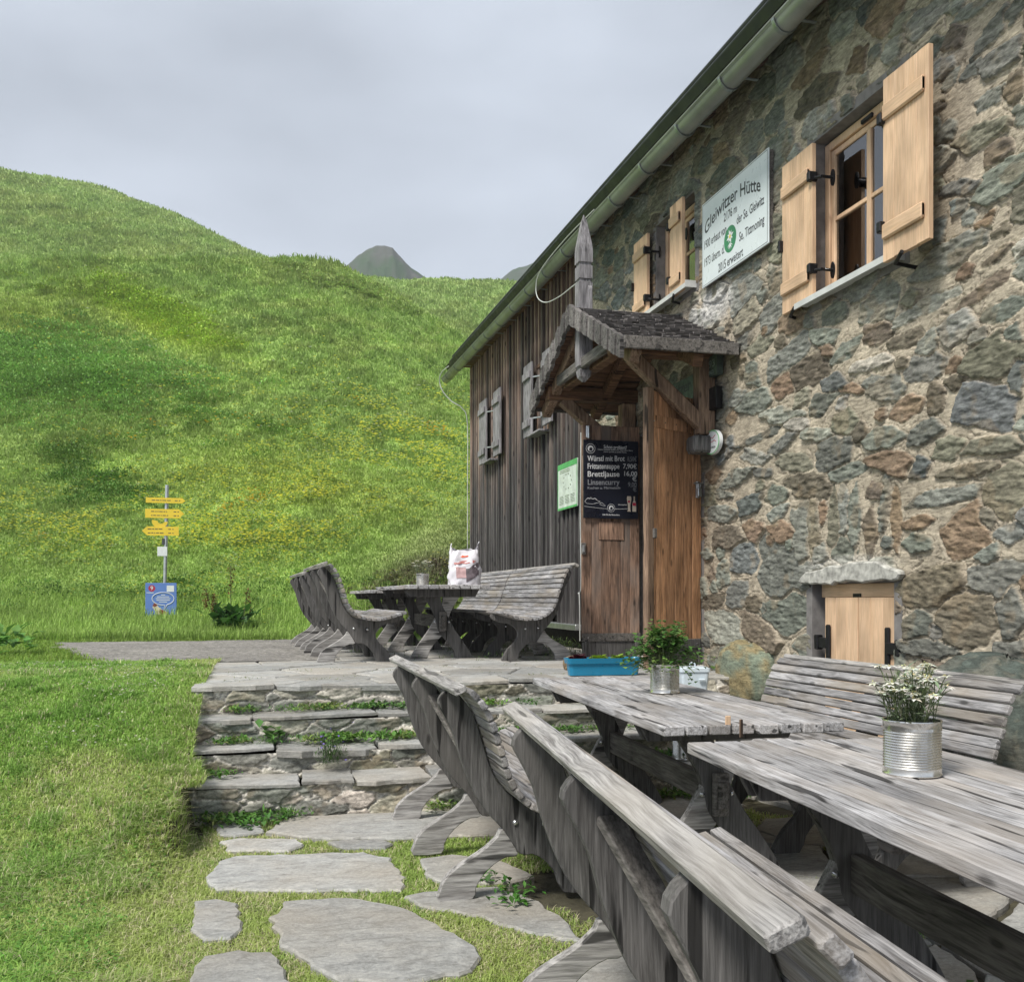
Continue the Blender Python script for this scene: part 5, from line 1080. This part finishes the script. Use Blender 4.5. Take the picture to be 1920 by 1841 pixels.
# ------------------------------------------------------------------ things on the tables
def can(label, x, y, z, r=.079, h=.155, group='tin cans used as plant pots'):
    t = thing('can', label, 'can', (x, y, z), random.uniform(0, 6), group); m2 = MB()
    pr = [(0, .004), (r-.004, .004), (r, 0), (r+.002, .003), (r, .008), (r, .022)]
    n_ = 14
    for k in range(n_*4+1): pr.append((r-.0016+.0016*math.cos(k/4*2*math.pi), .022+(h-.05)*k/(n_*4)))
    pr += [(r, h-.022), (r, h-.006), (r+.002, h-.003), (r+.001, h), (r-.003, h-.002), (r-.003, h-.03)]
    m2.lathe(pr, 48); m2.build('tin', MT['tin'], t, True); m3 = MB(); m3.lathe([(r-.004, h-.025), (r*.5, h-.018), (0, h-.016)], 24); m3.build('soil', MT['soil'], t); return t
def herb(label, x, y, z):
    t = thing('herb_plant', label, 'plant', (x, y, z)); t.scale = (1.25, 1.25, 1.15); n_ = 80; st_ = MB(); parts = []
    for k in range(n_):
        a = random.uniform(0, 6.283); reach = random.uniform(.03, .20); hh = random.uniform(.05, .20)*(1.1-reach*2.0) if reach > .12 else random.uniform(.08, .20)
        if reach > .15: hh = random.uniform(-.06, .07)
        p0 = Vector((math.cos(a)*.03, math.sin(a)*.03, 0)); p2 = Vector((math.cos(a)*reach, math.sin(a)*reach, hh)); p1 = (p0+p2)/2+Vector((0, 0, .05+abs(hh)*.3)); pts = [p0*(1-u)**2+p1*2*u*(1-u)+p2*u*u for u in (0, .25, .5, .75, 1)]
        st_.tube(pts, .0016, 4); m_ = 15
        us_ = rng.uniform(.25, 1, m_); Pp = np.array([list(p0*(1-u)**2+p1*2*u*(1-u)+p2*u*u) for u in us_])+rng.normal(0, .012, (m_, 3)); dv = rdir(m_, -.5, .7)
        parts.append(leaves(Pp, dv, rng.uniform(.018, .034, m_), rng.uniform(.016, .028, m_), vary((.075, .17, .035) if random.random() < .75 else (.15, .25, .06), m_, .35), .12))
    v_ = merge(parts); np_mesh('leaf', v_[0], v_[1], v_[2], MT['leaf'], v_[3], t)['kind'] = 'stuff'; st_.build('stem', MT['stem'], t); return t
MT['stem'] = plain('plant_stem', (.10, .13, .05), .7)
can('ridged tin can planted with bushy green herbs', 2.126, 4.96, .087); herb('bushy green herb growing out of the can on the middle table', 2.126, 4.96, .087+.145)
def edelweiss(label, x, y, z, sc=1., nst=34):
    t = thing('edelweiss_plant', label, 'plant', (x, y, z)); s_ = MB(); lp, fp = [], []
    for k in range(nst):
        a = random.uniform(0, 6.283); r0 = random.uniform(0, .055)*sc; h = random.uniform(.07, .145)*sc; ln = random.uniform(.0, .06)*sc
        p0 = Vector((math.cos(a)*r0, math.sin(a)*r0, 0)); p1 = Vector((math.cos(a)*(r0+ln), math.sin(a)*(r0+ln), h)); s_.tube([p0, (p0+p1)/2+Vector((0, 0, .01)), p1], .0013, 4)
        m_ = 9; u_ = rng.uniform(.05, .95, (m_, 1)); Pp = np.array(p0)[None]*(1-u_)+np.array(p1)[None]*u_; dv = rdir(m_, .1, .8); lp.append(leaves(Pp, dv, rng.uniform(.03, .055, m_)*sc, rng.uniform(.004, .008, m_)*sc, vary((.25, .31, .19), m_, .3), .1))
        if k % 6 != 5:
            m_ = 9; an = np.arange(m_)*2*math.pi/m_+rng.uniform(-.2, .2, m_)+a; dv = np.stack([np.cos(an), np.sin(an), rng.uniform(-.15, .25, m_)], -1); dv /= np.linalg.norm(dv, axis=1, keepdims=True)
            fp.append(leaves(np.tile(np.array(p1), (m_, 1)), dv, rng.uniform(.018, .028, m_)*sc, np.full(m_, .010*sc), vary((.78, .79, .70), m_, .1), .08))
            m_ = 6; dv = rdir(m_, .5, 1); fp.append(leaves(np.tile(np.array(p1), (m_, 1))+rng.normal(0, .003, (m_, 3))*sc, dv, np.full(m_, .005*sc), np.full(m_, .006*sc), vary((.62, .58, .30), m_, .1)))
    v_ = merge(lp); o = np_mesh('leaf', v_[0], v_[1], v_[2], MT['leaf'], v_[3], t); o['kind'] = 'stuff'; v_ = merge(fp); o = np_mesh('blossom', v_[0], v_[1], v_[2], MT['petal'], v_[3], t); o['kind'] = 'stuff'; s_.build('stem', MT['stem'], t); return t
can('large ridged tin can holding white edelweiss, nearest the camera', 1.848, 2.50, .087, .081, .158); edelweiss('white edelweiss blooming in the nearest can', 1.848, 2.50, .087+.138, 1.22, 62)
can('small tin can on the upper terrace table', 1.80, 11.1, .72, .075, .15); edelweiss('pale flowers in the can on the upper terrace table', 1.80, 11.1, .72+.13, 1.35, 16)
can('tin can standing on the lowest stone step beneath the table', 2.70, 5.99, -.455, .075, .15)
# bag
bg = thing('plastic_bag', 'crumpled white plastic bag with printed front on the far table', 'bag', (1.98, 9.62, .72)); nu, nv = 48, 26; uu = np.linspace(0, 2*math.pi, nu, endpoint=False); vv = np.linspace(0, 1, nv); BU, BV = np.meshgrid(uu, vv)
hw = .135+.012*np.sin(BV*5); dp = .085*(1-BV**2.2*.88); ear = .055*np.cos(BU)**8*BV**3; nzz = fbm(BU*2.2, BV*5, 3, 91)-.5; sq = lambda a: np.sign(a)*np.abs(a)**.75
BX = sq(np.cos(BU))*(hw+nzz*.05*np.abs(np.cos(BU))); BY = sq(np.sin(BU))*(dp+nzz*.05); BZ = BV*.30+ear*(1+.5*np.sin(BU*3))+nzz*.05*BV
a_ = np.arange(nu*nv).reshape(nv, nu); q = np.stack([a_[:-1], np.roll(a_[:-1], -1, 1), np.roll(a_[1:], -1, 1), a_[1:]], -1).reshape(-1, 4)
o = np_mesh('bag_body', np.stack([BX, BY, BZ], -1).reshape(-1, 3), q, np.full(len(q), 4), MT['bag'], smooth=True); o.parent = bg; bg.scale = (1.12, 1.12, 1.18)
def bagpt(x, z):
    ii = np.where((np.sin(BU) < -.05)); k = np.argmin((BX[ii]-x)**2+(BZ[ii]-z)**2); return (BX[ii][k], BY[ii][k]-.004, BZ[ii][k])
def bagpatch(name, x0, x1, z0, z1, mat, skew=0, n_=8):
    vs9 = [bagpt(x0+(x1-x0)*i/n_, z0+(z1-z0)*j/n_+skew*(i/n_)) for j in range(n_+1) for i in range(n_+1)]; m2 = MB(); m2.add(vs9, [(j*(n_+1)+i, j*(n_+1)+i+1, (j+1)*(n_+1)+i+1, (j+1)*(n_+1)+i) for j in range(n_) for i in range(n_)]); o = m2.build(name, mat, bg, True); return o
bagpatch('dark_print', .0, .12, .02, .13, MT['bagprint'], .07); bagpatch('pink_print', -.09, .0, .06, .15, plain('print_pink', (.55, .36, .36), .5)); bagpatch('red_mark', -.035, .015, .235, .25, plain('print_red', (.70, .10, .03), .5), .004, 3)
for k in range(2): bagpatch('print_line', -.10, .10, .195-.016*k, .202-.016*k, plain('print_rust', (.50, .16, .14), .5), .01, 6)
# peg between the boards of the middle table
pg = thing('wooden_peg', 'pair of small wooden pegs standing in the middle table edge', 'peg', (1.85, 3.66, .085)); m2 = MB(); m2.box(-.016, .006, -.004, .006, -.02, .035, ch=.002); m2.build('pale_peg', MT['larch'], pg); m2 = MB(); m2.box(.012, .026, -.07, -.062, -.045, .028, ch=.002); m2.build('dark_peg', MT['timber_z'], pg)

# ------------------------------------------------------------------ planter, bucket, boulders
pl = thing('planter', 'bright blue plastic trough on the terrace paving', 'planter', (2.56, 7.16, .008), R(-3)); m2 = MB(); L_, W_, hh = .60, .17, .13
rings = [(L_*.5-.03, W_*.5-.03, 0), (L_*.5-.02, W_*.5-.02, .085), (L_*.5-.008, W_*.5-.008, .09), (L_*.5, W_*.5, hh), (L_*.5-.008, W_*.5-.008, hh), (L_*.5-.02, W_*.5-.02, hh-.03)]
def rrect(a, b, r=.03, n=5):
    out = []
    for cx, cy, s0 in ((a-r, b-r, 0), (-a+r, b-r, 90), (-a+r, -b+r, 180), (a-r, -b+r, 270)):
        for k in range(n): t_ = R(s0+90*k/(n-1)); out.append((cx+r*math.cos(t_), cy+r*math.sin(t_)))
    return out
vs9 = []; [vs9.extend([(p[0], p[1], z) for p in rrect(a, b)]) for a, b, z in rings]; m_ = 20
m2.add(vs9, [(i*m_+k, i*m_+(k+1) % m_, (i+1)*m_+(k+1) % m_, (i+1)*m_+k) for i in range(5) for k in range(m_)]+[tuple(range(m_-1, -1, -1))]); m2.build('trough', MT['planter'], pl, True)
m3 = MB(); m3.prism(rrect(L_*.5-.02, W_*.5-.02), hh-.04, hh-.025); m3.build('soil', MT['soil'], pl)
def lettuce(label, x, c_, r=.08, n_=90, sz=.05):
    t = thing('lettuce', label, 'lettuce', (2.56+x, 7.16-x*.05, .115)); dv = rdir(n_, .0, .9); Pp = dv*rng.uniform(.1, .6, (n_, 1))*np.array([r, r*.8, r*.5]); v_ = leaves(Pp, dv, rng.uniform(.6, 1.1, n_)*sz, rng.uniform(.7, 1.2, n_)*sz, vary(c_, n_, .3), .3)
    o = np_mesh('leaf', v_[0], v_[1], v_[2], MT['leaf'], v_[3], t); o['kind'] = 'stuff'
lettuce('dark red lettuce at the left end of the blue trough', -.19, (.06, .008, .016)); lettuce('bright green lettuce in the middle of the blue trough', -.03, (.28, .42, .04)); lettuce('pale green lettuce right of centre in the blue trough', .12, (.26, .40, .05), .07, 70)
bk = thing('bucket', 'pale blue lidded bucket standing against the stone wall', 'bucket', (3.10, 6.72, -.165), R(-10)); m2 = MB()
def taper(m2, a0, b0, a1, b1, z0, z1, r=.02):
    p, q_ = rrect(a0, b0, r), rrect(a1, b1, r); n_ = len(p); m2.add([(x, y, z0) for x, y in p]+[(x, y, z1) for x, y in q_], [(k, (k+1) % n_, n_+(k+1) % n_, n_+k) for k in range(n_)]+[tuple(range(n_-1, -1, -1)), tuple(n_+k for k in range(n_))])
taper(m2, .085, .075, .105, .09, 0, .235); m2.build('tub', MT['bucket'], bk); m2 = MB(); taper(m2, .112, .097, .112, .097, .222, .248); taper(m2, .10, .085, .095, .08, .248, .256); m2.build('lid', MT['bucket'], bk)
m2 = MB(); m2.tube([(-.02, 0, .255), (-.018, 0, .278), (0, 0, .288), (.018, 0, .278), (.02, 0, .255)], .005, 8); m2.box(.02, .07, -.112, -.094, .16, .175, ch=.004); m2.build('handle', MT['bucket'], bk)
def boulder(label, x, y, z, rx_, ry_, rz_, c1, c2, seed):
    nu, nv = 60, 36; u = np.linspace(0, 2*math.pi, nu, endpoint=False); v = np.linspace(.02, math.pi-.02, nv); U_, V_ = np.meshgrid(u, v)
    n0 = fbm(np.cos(U_)*1.6+5, V_*1.6+np.sin(U_)*1.2, 4, seed)-.5; n1 = fbm(U_*6, V_*7, 3, seed+1)-.5; pw = .72; s = lambda a: np.sign(a)*np.abs(a)**pw
    rr = 1+.22*n0+.09*n1; X_ = rx_*s(np.cos(U_))*s(np.sin(V_))*rr; Y_ = ry_*s(np.sin(U_))*s(np.sin(V_))*rr; Z_ = rz_*s(np.cos(V_))*rr
    w = sm((fbm(U_*3, V_*3, 3, seed+2)-.35)/.3)[..., None]; c_ = np.array(c1)*(1-w)+np.array(c2)*w; a_ = np.arange(nu*nv).reshape(nv, nu); q = np.stack([a_[:-1], a_[1:], np.roll(a_[1:], -1, 1), np.roll(a_[:-1], -1, 1)], -1).reshape(-1, 4)
    o = np_mesh('boulder', np.stack([X_, Y_, Z_], -1).reshape(-1, 3), q, np.full(len(q), 4), MT['masonry'], c_.reshape(-1, 3), smooth=True); o.location = (x, y, z); tag(o, label, 'boulder', 'footing boulders of the stone wall')
boulder('big ochre and green boulder at the wall foot behind the bucket', 3.70, 6.92, .0, .21, .42, .26, (.24, .20, .11), (.17, .20, .15), 201)
boulder('dark boulder at the wall foot behind the end of the wall bench', 3.62, 4.15, -.12, .33, .42, .42, (.07, .085, .075), (.12, .12, .10), 207)
boulder('small brown stone left of the blue trough by the door', 2.52, 7.75, .05, .09, .09, .07, (.25, .18, .10), (.15, .11, .07), 211)

# ------------------------------------------------------------------ cables
m2 = MB(); m2.tube(spline([(3.2, 16.9, 4.62), (3.15, 17.3, 4.60), (3.14, 17.46, 4.48), (3.2, 17.46, 4.30), (3.35, 17.42, 4.12), (3.52, 17.3, 3.98), (3.60, 17.22, 3.7), (3.60, 17.2, 2.5), (3.60, 17.2, 1.2)], 6), .009, 6); tag(m2.build('cable', MT['cable']), 'pale cable hanging from the gutter end down the hut corner', 'cable')
m2 = MB(); m2.tube(spline([(3.16, 9.1, 4.37), (3.15, 10.0, 4.40), (3.14, 10.9, 4.36), (3.14, 11.1, 4.22), (3.14, 11.0, 4.06), (3.12, 10.6, 3.9), (3.05, 9.9, 3.75), (2.95, 9.2, 3.62), (2.86, 8.45, 3.50)], 6), .006, 6); tag(m2.build('cable', MT['cable']), 'pale cable looping from the gutter to the porch finial', 'cable')
m2 = MB(); m2.tube(spline([(3.60, 10.82, 2.5), (3.59, 10.82, 1.6), (3.6, 10.82, .75), (3.59, 10.9, .65), (3.58, 10.82, .6), (3.58, 10.8, .1)], 5), .006, 6); m2.tube(spline([(3.6, 10.66, 2.3), (3.6, 10.66, .3)], 3), .005, 6); tag(m2.build('cable', MT['cable']), 'thin pale cable running down the boards beside the door', 'cable')

# ------------------------------------------------------------------ signpost
sp0 = thing('signpost', 'steel trail signpost with three yellow arrows in the meadow', 'signpost', (-1.47, 16.7, .10)); m2 = MB(); tilt = Matrix.Rotation(R(1.2), 4, 'Y'); m2.lathe([(.03, 0), (.03, 2.30), (.0, 2.305)], 12, tilt); m2.build('pole', MT['steel'], sp0, True)
def arrow(z, L_, h, right, x0):
    m2 = MB(); a = x0; b = x0+L_; t_ = h*.55
    pl_ = [(a, z-h/2), (b-t_, z-h/2), (b, z), (b-t_, z+h/2), (a, z+h/2)] if right else [(a+t_, z-h/2), (b, z-h/2), (b, z+h/2), (a+t_, z+h/2), (a, z)]
    m2.prism(pl_, .036, .044, M_XZ, .001); o = m2.build('arrow_sign', MT['yellow'], sp0); m3 = MB(); rows_ = max(1, int(h/.05))
    for k in range(rows_):
        zz = z+h/2-h*(k+.65)/(rows_+.3)
        x_ = a+.09
        while x_ < a+L_*.55: w = random.uniform(.015, .06); m3.box(x_, x_+w, -.0455, -.0442, zz-.006, zz+.006); x_ += w+.012
        m3.box(b-.16, b-.12, -.0455, -.0442, zz-.006, zz+.006); m3.box(b-.10, b-.08, -.0455, -.0442, zz-.006, zz+.006)
    m3.build('print', MT['ink'], o)
arrow(2.05, .60, .085, True, -.27); arrow(1.84, .59, .145, True, -.28); arrow(1.56, .56, .145, False, -.33)
m2 = MB(); ring = [(.12*math.cos(a)-.06, 1.71+.10*math.sin(a)) for a in np.linspace(math.pi*.9, math.pi*2.0, 14)]+[(.05*math.cos(a)-.04, 1.71+.03*math.sin(a)) for a in np.linspace(math.pi*2.0, math.pi*.9, 14)]; m2.prism(ring, .030, .035, M_XZ); m2.build('curved_marker', MT['yellow'], sp0)
m2 = MB(); m2.box(-.095, .055, -.042, -.034, 1.16, 1.31, ch=.003); m2.build('white_tag', MT['white'], sp0); m2 = MB(); m2.lathe([(.032, 0), (.032, .10)], 12, Matrix.Translation((0, 0, 1.34)) @ tilt); m2.build('sticker', MT['ink'], sp0)
bp = thing('info_panel', 'blue trail panel with speech bubble and number nine below the signpost', 'sign', (-1.50, 16.6, .15)); Mb = FRONTM((-.0, -.03, .35)); m2 = MB(); m2.box(-.235, .235, -.33, .33, 0, .012, Mb, ch=.003); m2.build('panel', MT['blue'], bp)
m2 = MB(); disc(m2, Mb @ Matrix.Translation((-.14, .245, .0128)), 0, .052, 0, 24); m2.build('red_disc', MT['red'], bp); text('9', MT['white'], bp, Mb @ Matrix.Translation((-.14, .245, .014)), .085)
m2 = MB(); m2.box(.085, .195, .19, .29, .0125, .0135, Mb); m2.build('white_square', MT['white'], bp)
m2 = MB(); bub = [(.03+.165*math.cos(a), .08+.10*math.sin(a)) for a in np.linspace(-math.pi*.38, math.pi*1.55, 40)]+[(.045, -.10)]
m2.tube([tuple(Mb @ Vector((x, y, .014))) for x, y in bub+[bub[0]]], .0055, 5); 
for k, w in enumerate((.06, .18, .22, .20, .12)): m2.box(.03-w/2, .03+w/2, .135-k*.028, .145-k*.028, .0125, .0135, Mb)
m2.box(-.22, -.11, .17, .18, .0125, .0135, Mb); m2.build('speech_bubble', MT['white'], bp)
m2 = MB(); body = [(-.06, -.02), (-.03, -.06), (.03, -.10), (.08, -.12), (.10, -.16), (.09, -.24), (.07, -.24), (.06, -.19), (-.03, -.19), (-.04, -.26), (-.065, -.26), (-.07, -.17), (-.10, -.10), (-.13, -.06), (-.12, -.02), (-.09, .01)]
m2.prism(body, .0122, .0135, Mb); m2.build('cow_drawing', plain('cream_paint', (.62, .55, .42), .5), bp); m2 = MB(); m2.prism([(-.02, -.09), (.03, -.10), (.08, -.13), (.07, -.16), (.0, -.17), (-.03, -.13)], .0137, .0142, Mb); m2.prism([(-.13, -.03), (-.10, .02), (-.05, .0), (-.07, -.04), (-.10, -.05)], .0137, .0142, Mb); m2.build('cow_patches', MT['brown'], bp)

# ------------------------------------------------------------------ plants
def leafy(label, x, y, z, n_, r, sz, c_, up=(.1, .9), h=0, asp=.6, name='leafy_plant', cat='plant'):
    dv = rdir(n_, *up); base = rng.normal(0, r*.35, (n_, 3)); base[:, 2] = np.abs(base[:, 2])*.5+rng.uniform(0, h+1e-4, n_); v_ = leaves(base, dv, sz*rng.uniform(.6, 1.2, n_), sz*asp*rng.uniform(.7, 1.2, n_), vary(c_, n_, .3), .15)
    o = np_mesh(name, v_[0], v_[1], v_[2], MT['leaf'], v_[3]); o.location = (x, y, z); tag(o, label, cat); return o
leafy('round leaved plant growing on the second stone step', .10, 6.47, -.31, 22, .11, .075, (.10, .21, .05), (.15, .7), .05, .85)
o = leafy('low harebell clump with small violet flowers on the third riser', .42, 6.10, -.42, 420, .12, .05, (.06, .12, .03), (.1, 1), .12, .12, 'harebell')
nvf = 16; dv = rdir(nvf, .2, 1); v_ = leaves(rng.normal(0, .07, (nvf, 3))+np.array([0, -.03, .15]), dv, np.full(nvf, .014), np.full(nvf, .016), vary((.22, .16, .55), nvf, .2)); np_mesh('blossom', v_[0], v_[1], v_[2], MT['petal'], v_[3], o)
leafy('big leaved dock plant by the far end of the path', -2.55, 11.2, .0, 60, .45, .17, (.12, .27, .05), (.1, .8), .12, .6, 'dock_plant')
dk_ = leafy('dock plant with rusty seed spikes between signpost and benches', -.40, 15.2, .12, 90, .42, .26, (.07, .17, .04), (.1, .9), .2, .5, 'dock_plant')
for (dx, dz, hh) in ((0, .2, .75), (.25, .1, .5), (-.35, .1, .5), (-.25, .1, .42)):
    n_ = 90; P_ = np.stack([dx+rng.normal(0, .022, n_), rng.normal(0, .022, n_), dz+hh*rng.uniform(.35, 1, n_)], -1); v_ = leaves(P_, rdir(n_, -.2, 1), np.full(n_, .04), np.full(n_, .025), vary((.17, .075, .03), n_, .35)); np_mesh('seed_spike', v_[0], v_[1], v_[2], MT['leaf'], v_[3], dk_)
    m2 = MB(); m2.tube([(dx*.6, 0, 0), (dx, 0, dz+hh)], .006, 5); m2.build('stem', MT['stem'], dk_)

# ---- weeds on the steps and between slabs
parts = []
def weed(x, y, z, r, n_, sz, c_, asp=.5, h=.03):
    dv = rdir(n_, .0, .9); b = np.stack([x+rng.normal(0, r, n_), y+rng.normal(0, min(r, .05), n_), z+rng.uniform(0, h, n_)], -1); parts.append(leaves(b, dv, sz*rng.uniform(.6, 1.3, n_), sz*asp*rng.uniform(.6, 1.3, n_), vary(c_, n_, .35), .15))
tz = [-.66, -.469, -.333, -.177, 0]; ty = [5.80, 6.14, 6.50, 6.88]
for k in range(4):
    for j in range(85):
        x = random.uniform(-.35, 3.4)
        if fbm(np.array(x*1.5), np.array(k*5.), 2, 600) < .40+(.0 if k in (0, 3) else .04): continue
        weed(x, ty[k]-abs(random.gauss(0, .05)), tz[k]+.012, .05, random.randint(26, 60), random.uniform(.022, .05), random.choice([(.10, .23, .04), (.14, .28, .05), (.19, .26, .07), (.08, .17, .045)]), random.choice([.2, .45, .6]))
for (x, y, z) in ((.0, 5.72, -.66), (.1, 5.70, -.66), (-.05, 5.6, -.66), (1.0, 3.95, -.66), (1.08, 4.1, -.66), (.95, 4.3, -.66), (1.5, 2.8, -.66), (2.3, 3.2, -.66), (2.6, 3.0, -.66), (2.1, 2.6, -.66), (2.7, 2.7, -.66), (1.2, 2.75, -.66)):
    weed(x, y, z, .05, 34, .04, (.07, .19, .03), .55)
for j in range(60): weed(random.uniform(.8, 3.4), random.uniform(8.6, 13.5), 0, .06, 16, .05, (.07, .13, .03), .15, .05)
for j in range(50): weed(random.uniform(2.5, 3.55), random.uniform(9.3, 11.6), 0, .07, 20, .09, (.09, .14, .04), .10, .10)
for j in range(26): weed(random.uniform(-.2, 3.0), random.choice([7.22, 7.45, 8.0, 8.3])+random.uniform(-.1, .1), .004, .05, 14, .02, (.14, .18, .04), .3, .01)
v_ = merge(parts); tag(np_mesh('weeds', v_[0], v_[1], v_[2], MT['leaf'], v_[3]), 'low weeds rooted along the steps and paving joints', 'weeds', kind='stuff')

# ---- lawn and grass in the joints
n_ = 680000; d_ = 2.2+(10.2-2.2)*rng.random(n_)**1.25; th = rng.uniform(-.62, .42, n_); X = d_*(th*cT+sT); Y = d_*(cT-th*sT)
edge_ = -.36+.09*(fbm(Y*2.5, Y*0, 3, 81)-.5)*2+.10*sm((3.4-Y)/1)*0; lawn = (X < edge_+.05+.05*(fbm(Y*9, Y*0, 2, 88)-.5)) & (Y < 9.55+.2*fbm(X*2, Y*0, 2, 82)) & (Y > 1.6)
lawn &= ~((X > -.37) & (Y > 5.86) & (Y < 9.4))
lowr = (X >= edge_-.05) & (X < 1.05) & (Y < 5.80) & (Y > 1.9); ins = np.zeros(n_, bool)
for j in ALLSLABS: ins |= inpoly(X, Y, inset(j, .008))
strip = fbm(X*3, Y*3, 3, 83); joint = lowr & ~ins & ((strip > .30) | (X < .2)); lowr2 = (X >= 1.05) & (X < 3.5) & (Y < 5.8) & ~ins & (strip > .47)
lawn &= ~ins; sel = lawn | joint | (lowr2 & (rng.random(n_) < .5)); X, Y, d_, lw = X[sel], Y[sel], d_[sel], lawn[sel]
Z = np.where(lw, ground_z(np.where(Y > 5.5, np.minimum(X, -.47), X), Y), -.695); nb = len(X); p_ = fbm(X*1.1, Y*1.1, 4, 84); p2 = fbm(X*5, Y*5, 3, 85)
hh = np.where(lw, .022+.030*rng.random(nb)+.05*sm((p2-.55)/.15)*rng.random(nb), .022+.022*rng.random(nb))+.03*np.exp(-((X+.5)**2/.012+(Y-5.9)**2/.5))*rng.random(nb)
c0 = np.array([.34, .53, .12]); c1 = np.array([.46, .58, .18]); c2 = np.array([.64, .60, .38]); c3 = np.array([.24, .43, .09])
w1 = sm((p_-.42)/.2)[:, None]; col = c0*(1-w1)+c1*w1; w3 = (sm((p2-.52)/.15)*.75)[:, None]; col = col*(1-w3)+c3*w3; dry = (rng.random(nb) < np.clip(.07+.14*sm((p_-.55)/.1)+.24*sm((X+.8)/.7)*(p2 > .46), 0, .4)); col[dry] = c2; col = col*(1+rng.uniform(-.3, .3, (nb, 1)))
jw = (sm((X+.85+.3*(p_-.5))/.6)*.42)[:, None]; nd = ~dry; col[nd] = (col*(1-jw)+np.array([.40, .46, .14])*jw)[nd]
v1_ = blades(np.stack([X, Y, Z], -1), hh, np.clip(d_*.0011, .0022, .009)*(.7+.6*rng.random(nb)), rng.uniform(0, 6.283, nb), rng.uniform(.2, 1.5, nb), col)
# clover and plantain leaves
m_ = 42000; d_ = 2.3+7.6*rng.random(m_)**1.1; th = rng.uniform(-.62, -.1, m_); X = d_*(th*cT+sT); Y = d_*(cT-th*sT); k = (X < -.42) & (Y < 9.4) & (fbm(X*2.2, Y*2.2, 3, 86) > .44); X, Y, d_ = X[k], Y[k], d_[k]; m_ = len(X)
v2_ = leaves(np.stack([X, Y, ground_z(X, Y)+.012+.02*rng.random(m_)], -1), rdir(m_, .0, .6), rng.uniform(.012, .035, m_), rng.uniform(.008, .016, m_), vary((.15, .31, .055), m_, .35), .15)
v_ = merge([v1_, v2_]); tag(np_mesh('lawn_grass', v_[0], v_[1], v_[2], MT['grass'], v_[3]), 'short trodden grass and clover beside the steps and slabs', 'grass', kind='stuff')
# clover flowers
m_ = 900; X = rng.uniform(-3.4, -.6, m_); Y = 6.0+3.2*rng.random(m_); k = (fbm(X*1.2, Y*1.2, 2, 87)+(-X-1)*.12 > .55); X, Y = X[k], Y[k]; m_ = len(X); parts = []
for a in range(5): parts.append(leaves(np.stack([X, Y, ground_z(X, Y)+.05], -1), rdir(m_, .2, 1), np.full(m_, .011), np.full(m_, .012), vary((.62, .64, .50), m_, .15)))
v_ = merge(parts); tag(np_mesh('clover_flowers', v_[0], v_[1], v_[2], MT['petal'], v_[3]), 'tiny white clover heads scattered over the upper lawn', 'flowers', kind='stuff')
# taller grass skirting the path, posts and far terrace
m_ = 26000; px_ = rng.uniform(-80, 900, m_); dd = 13.7+rng.random(m_)**1.5*3.5; X, Y = polar(px_, dd); Z = hill_z(px_, dd); k = ~((X > 3.60) & (Y < 17.4)) & ~((X > .25) & (Y < 14.2)); X, Y, Z, dd, px_ = X[k], Y[k], Z[k], dd[k], px_[k]; m_ = len(X)
py_ = 1120-(Z-.6)*F/dd; col = meadow_col(px_, py_, X, Y, dd)*(1+rng.uniform(-.3, .4, (m_, 1))); v_ = blades(np.stack([X, Y, Z-.02], -1), rng.uniform(.08, .26, m_), np.full(m_, .012), rng.uniform(0, 6.283, m_), rng.uniform(.1, .8, m_), col)
m2_ = 60000; gx_ = rng.uniform(-6.5, 1.0, m2_); gy_ = rng.uniform(9.3, 14.6, m2_); ed_ = np.minimum(gx_+1.45+(gy_-9.4)*.27+.3*(fbm(gx_*1.5, gy_*1.5, 2, 71)-.5), np.minimum(14.15-gy_, gx_*0+9)); k = (ed_ < .02+.10*rng.random(m2_)) & (gx_ < .2); gx_, gy_ = gx_[k], gy_[k]; m2_ = len(gx_)
vb_ = blades(np.stack([gx_, gy_, 0*gx_-.02], -1), rng.uniform(.03, .09, m2_), np.full(m2_, .010), rng.uniform(0, 6.283, m2_), rng.uniform(.2, 1.2, m2_), vary((.21, .32, .06), m2_, .35)); v_ = merge([v_, vb_])
tag(np_mesh('verge_grass', v_[0], v_[1], v_[2], MT['grass'], v_[3]), 'taller grass along the far side of the gravel path', 'grass', kind='stuff')
# loose stones and dead plants on the bank beyond the terrace
m_ = 3600; px_ = rng.normal(790, 62, m_); dd = 14.4+rng.random(m_)*2.6; X, Y = polar(px_, dd); Z = hill_z(px_, dd); k = ~((X > 3.6) & (Y < 17.4)); X, Y, Z = X[k], Y[k], Z[k]; m_ = len(X)
v_ = leaves(np.stack([X, Y, Z+.02], -1), rdir(m_, -.1, .6), rng.uniform(.04, .12, m_), rng.uniform(.03, .08, m_), vary((.20, .18, .125), m_, .5)); tag(np_mesh('bank_litter', v_[0], v_[1], v_[2], MT['leaf'], v_[3]), 'brown withered leaves on the steep bank behind the terrace', 'leaf litter', kind='stuff')

# ------------------------------------------------------------------ haze
def haze(dens):
    m2 = MB(); m2.box(-600, 700, -60, 620, -6, 230); o = m2.build('haze', None); m = bpy.data.materials.new('mist'); m.use_nodes = True; t = m.node_tree; t.nodes.clear()
    out = N(t, 'ShaderNodeOutputMaterial'); pv = N(t, 'ShaderNodeVolumePrincipled'); pv.inputs['Color'].default_value = (.88, .92, .97, 1); pv.inputs['Density'].default_value = dens; pv.inputs['Anisotropy'].default_value = .2
    lnk(t, pv.outputs[0], out.inputs['Volume']); o.data.materials.append(m); tag(o, kind='stuff', label='thin mountain mist veiling the distant peaks', cat='haze')
HAZE = 0.0007
if HAZE: haze(HAZE)
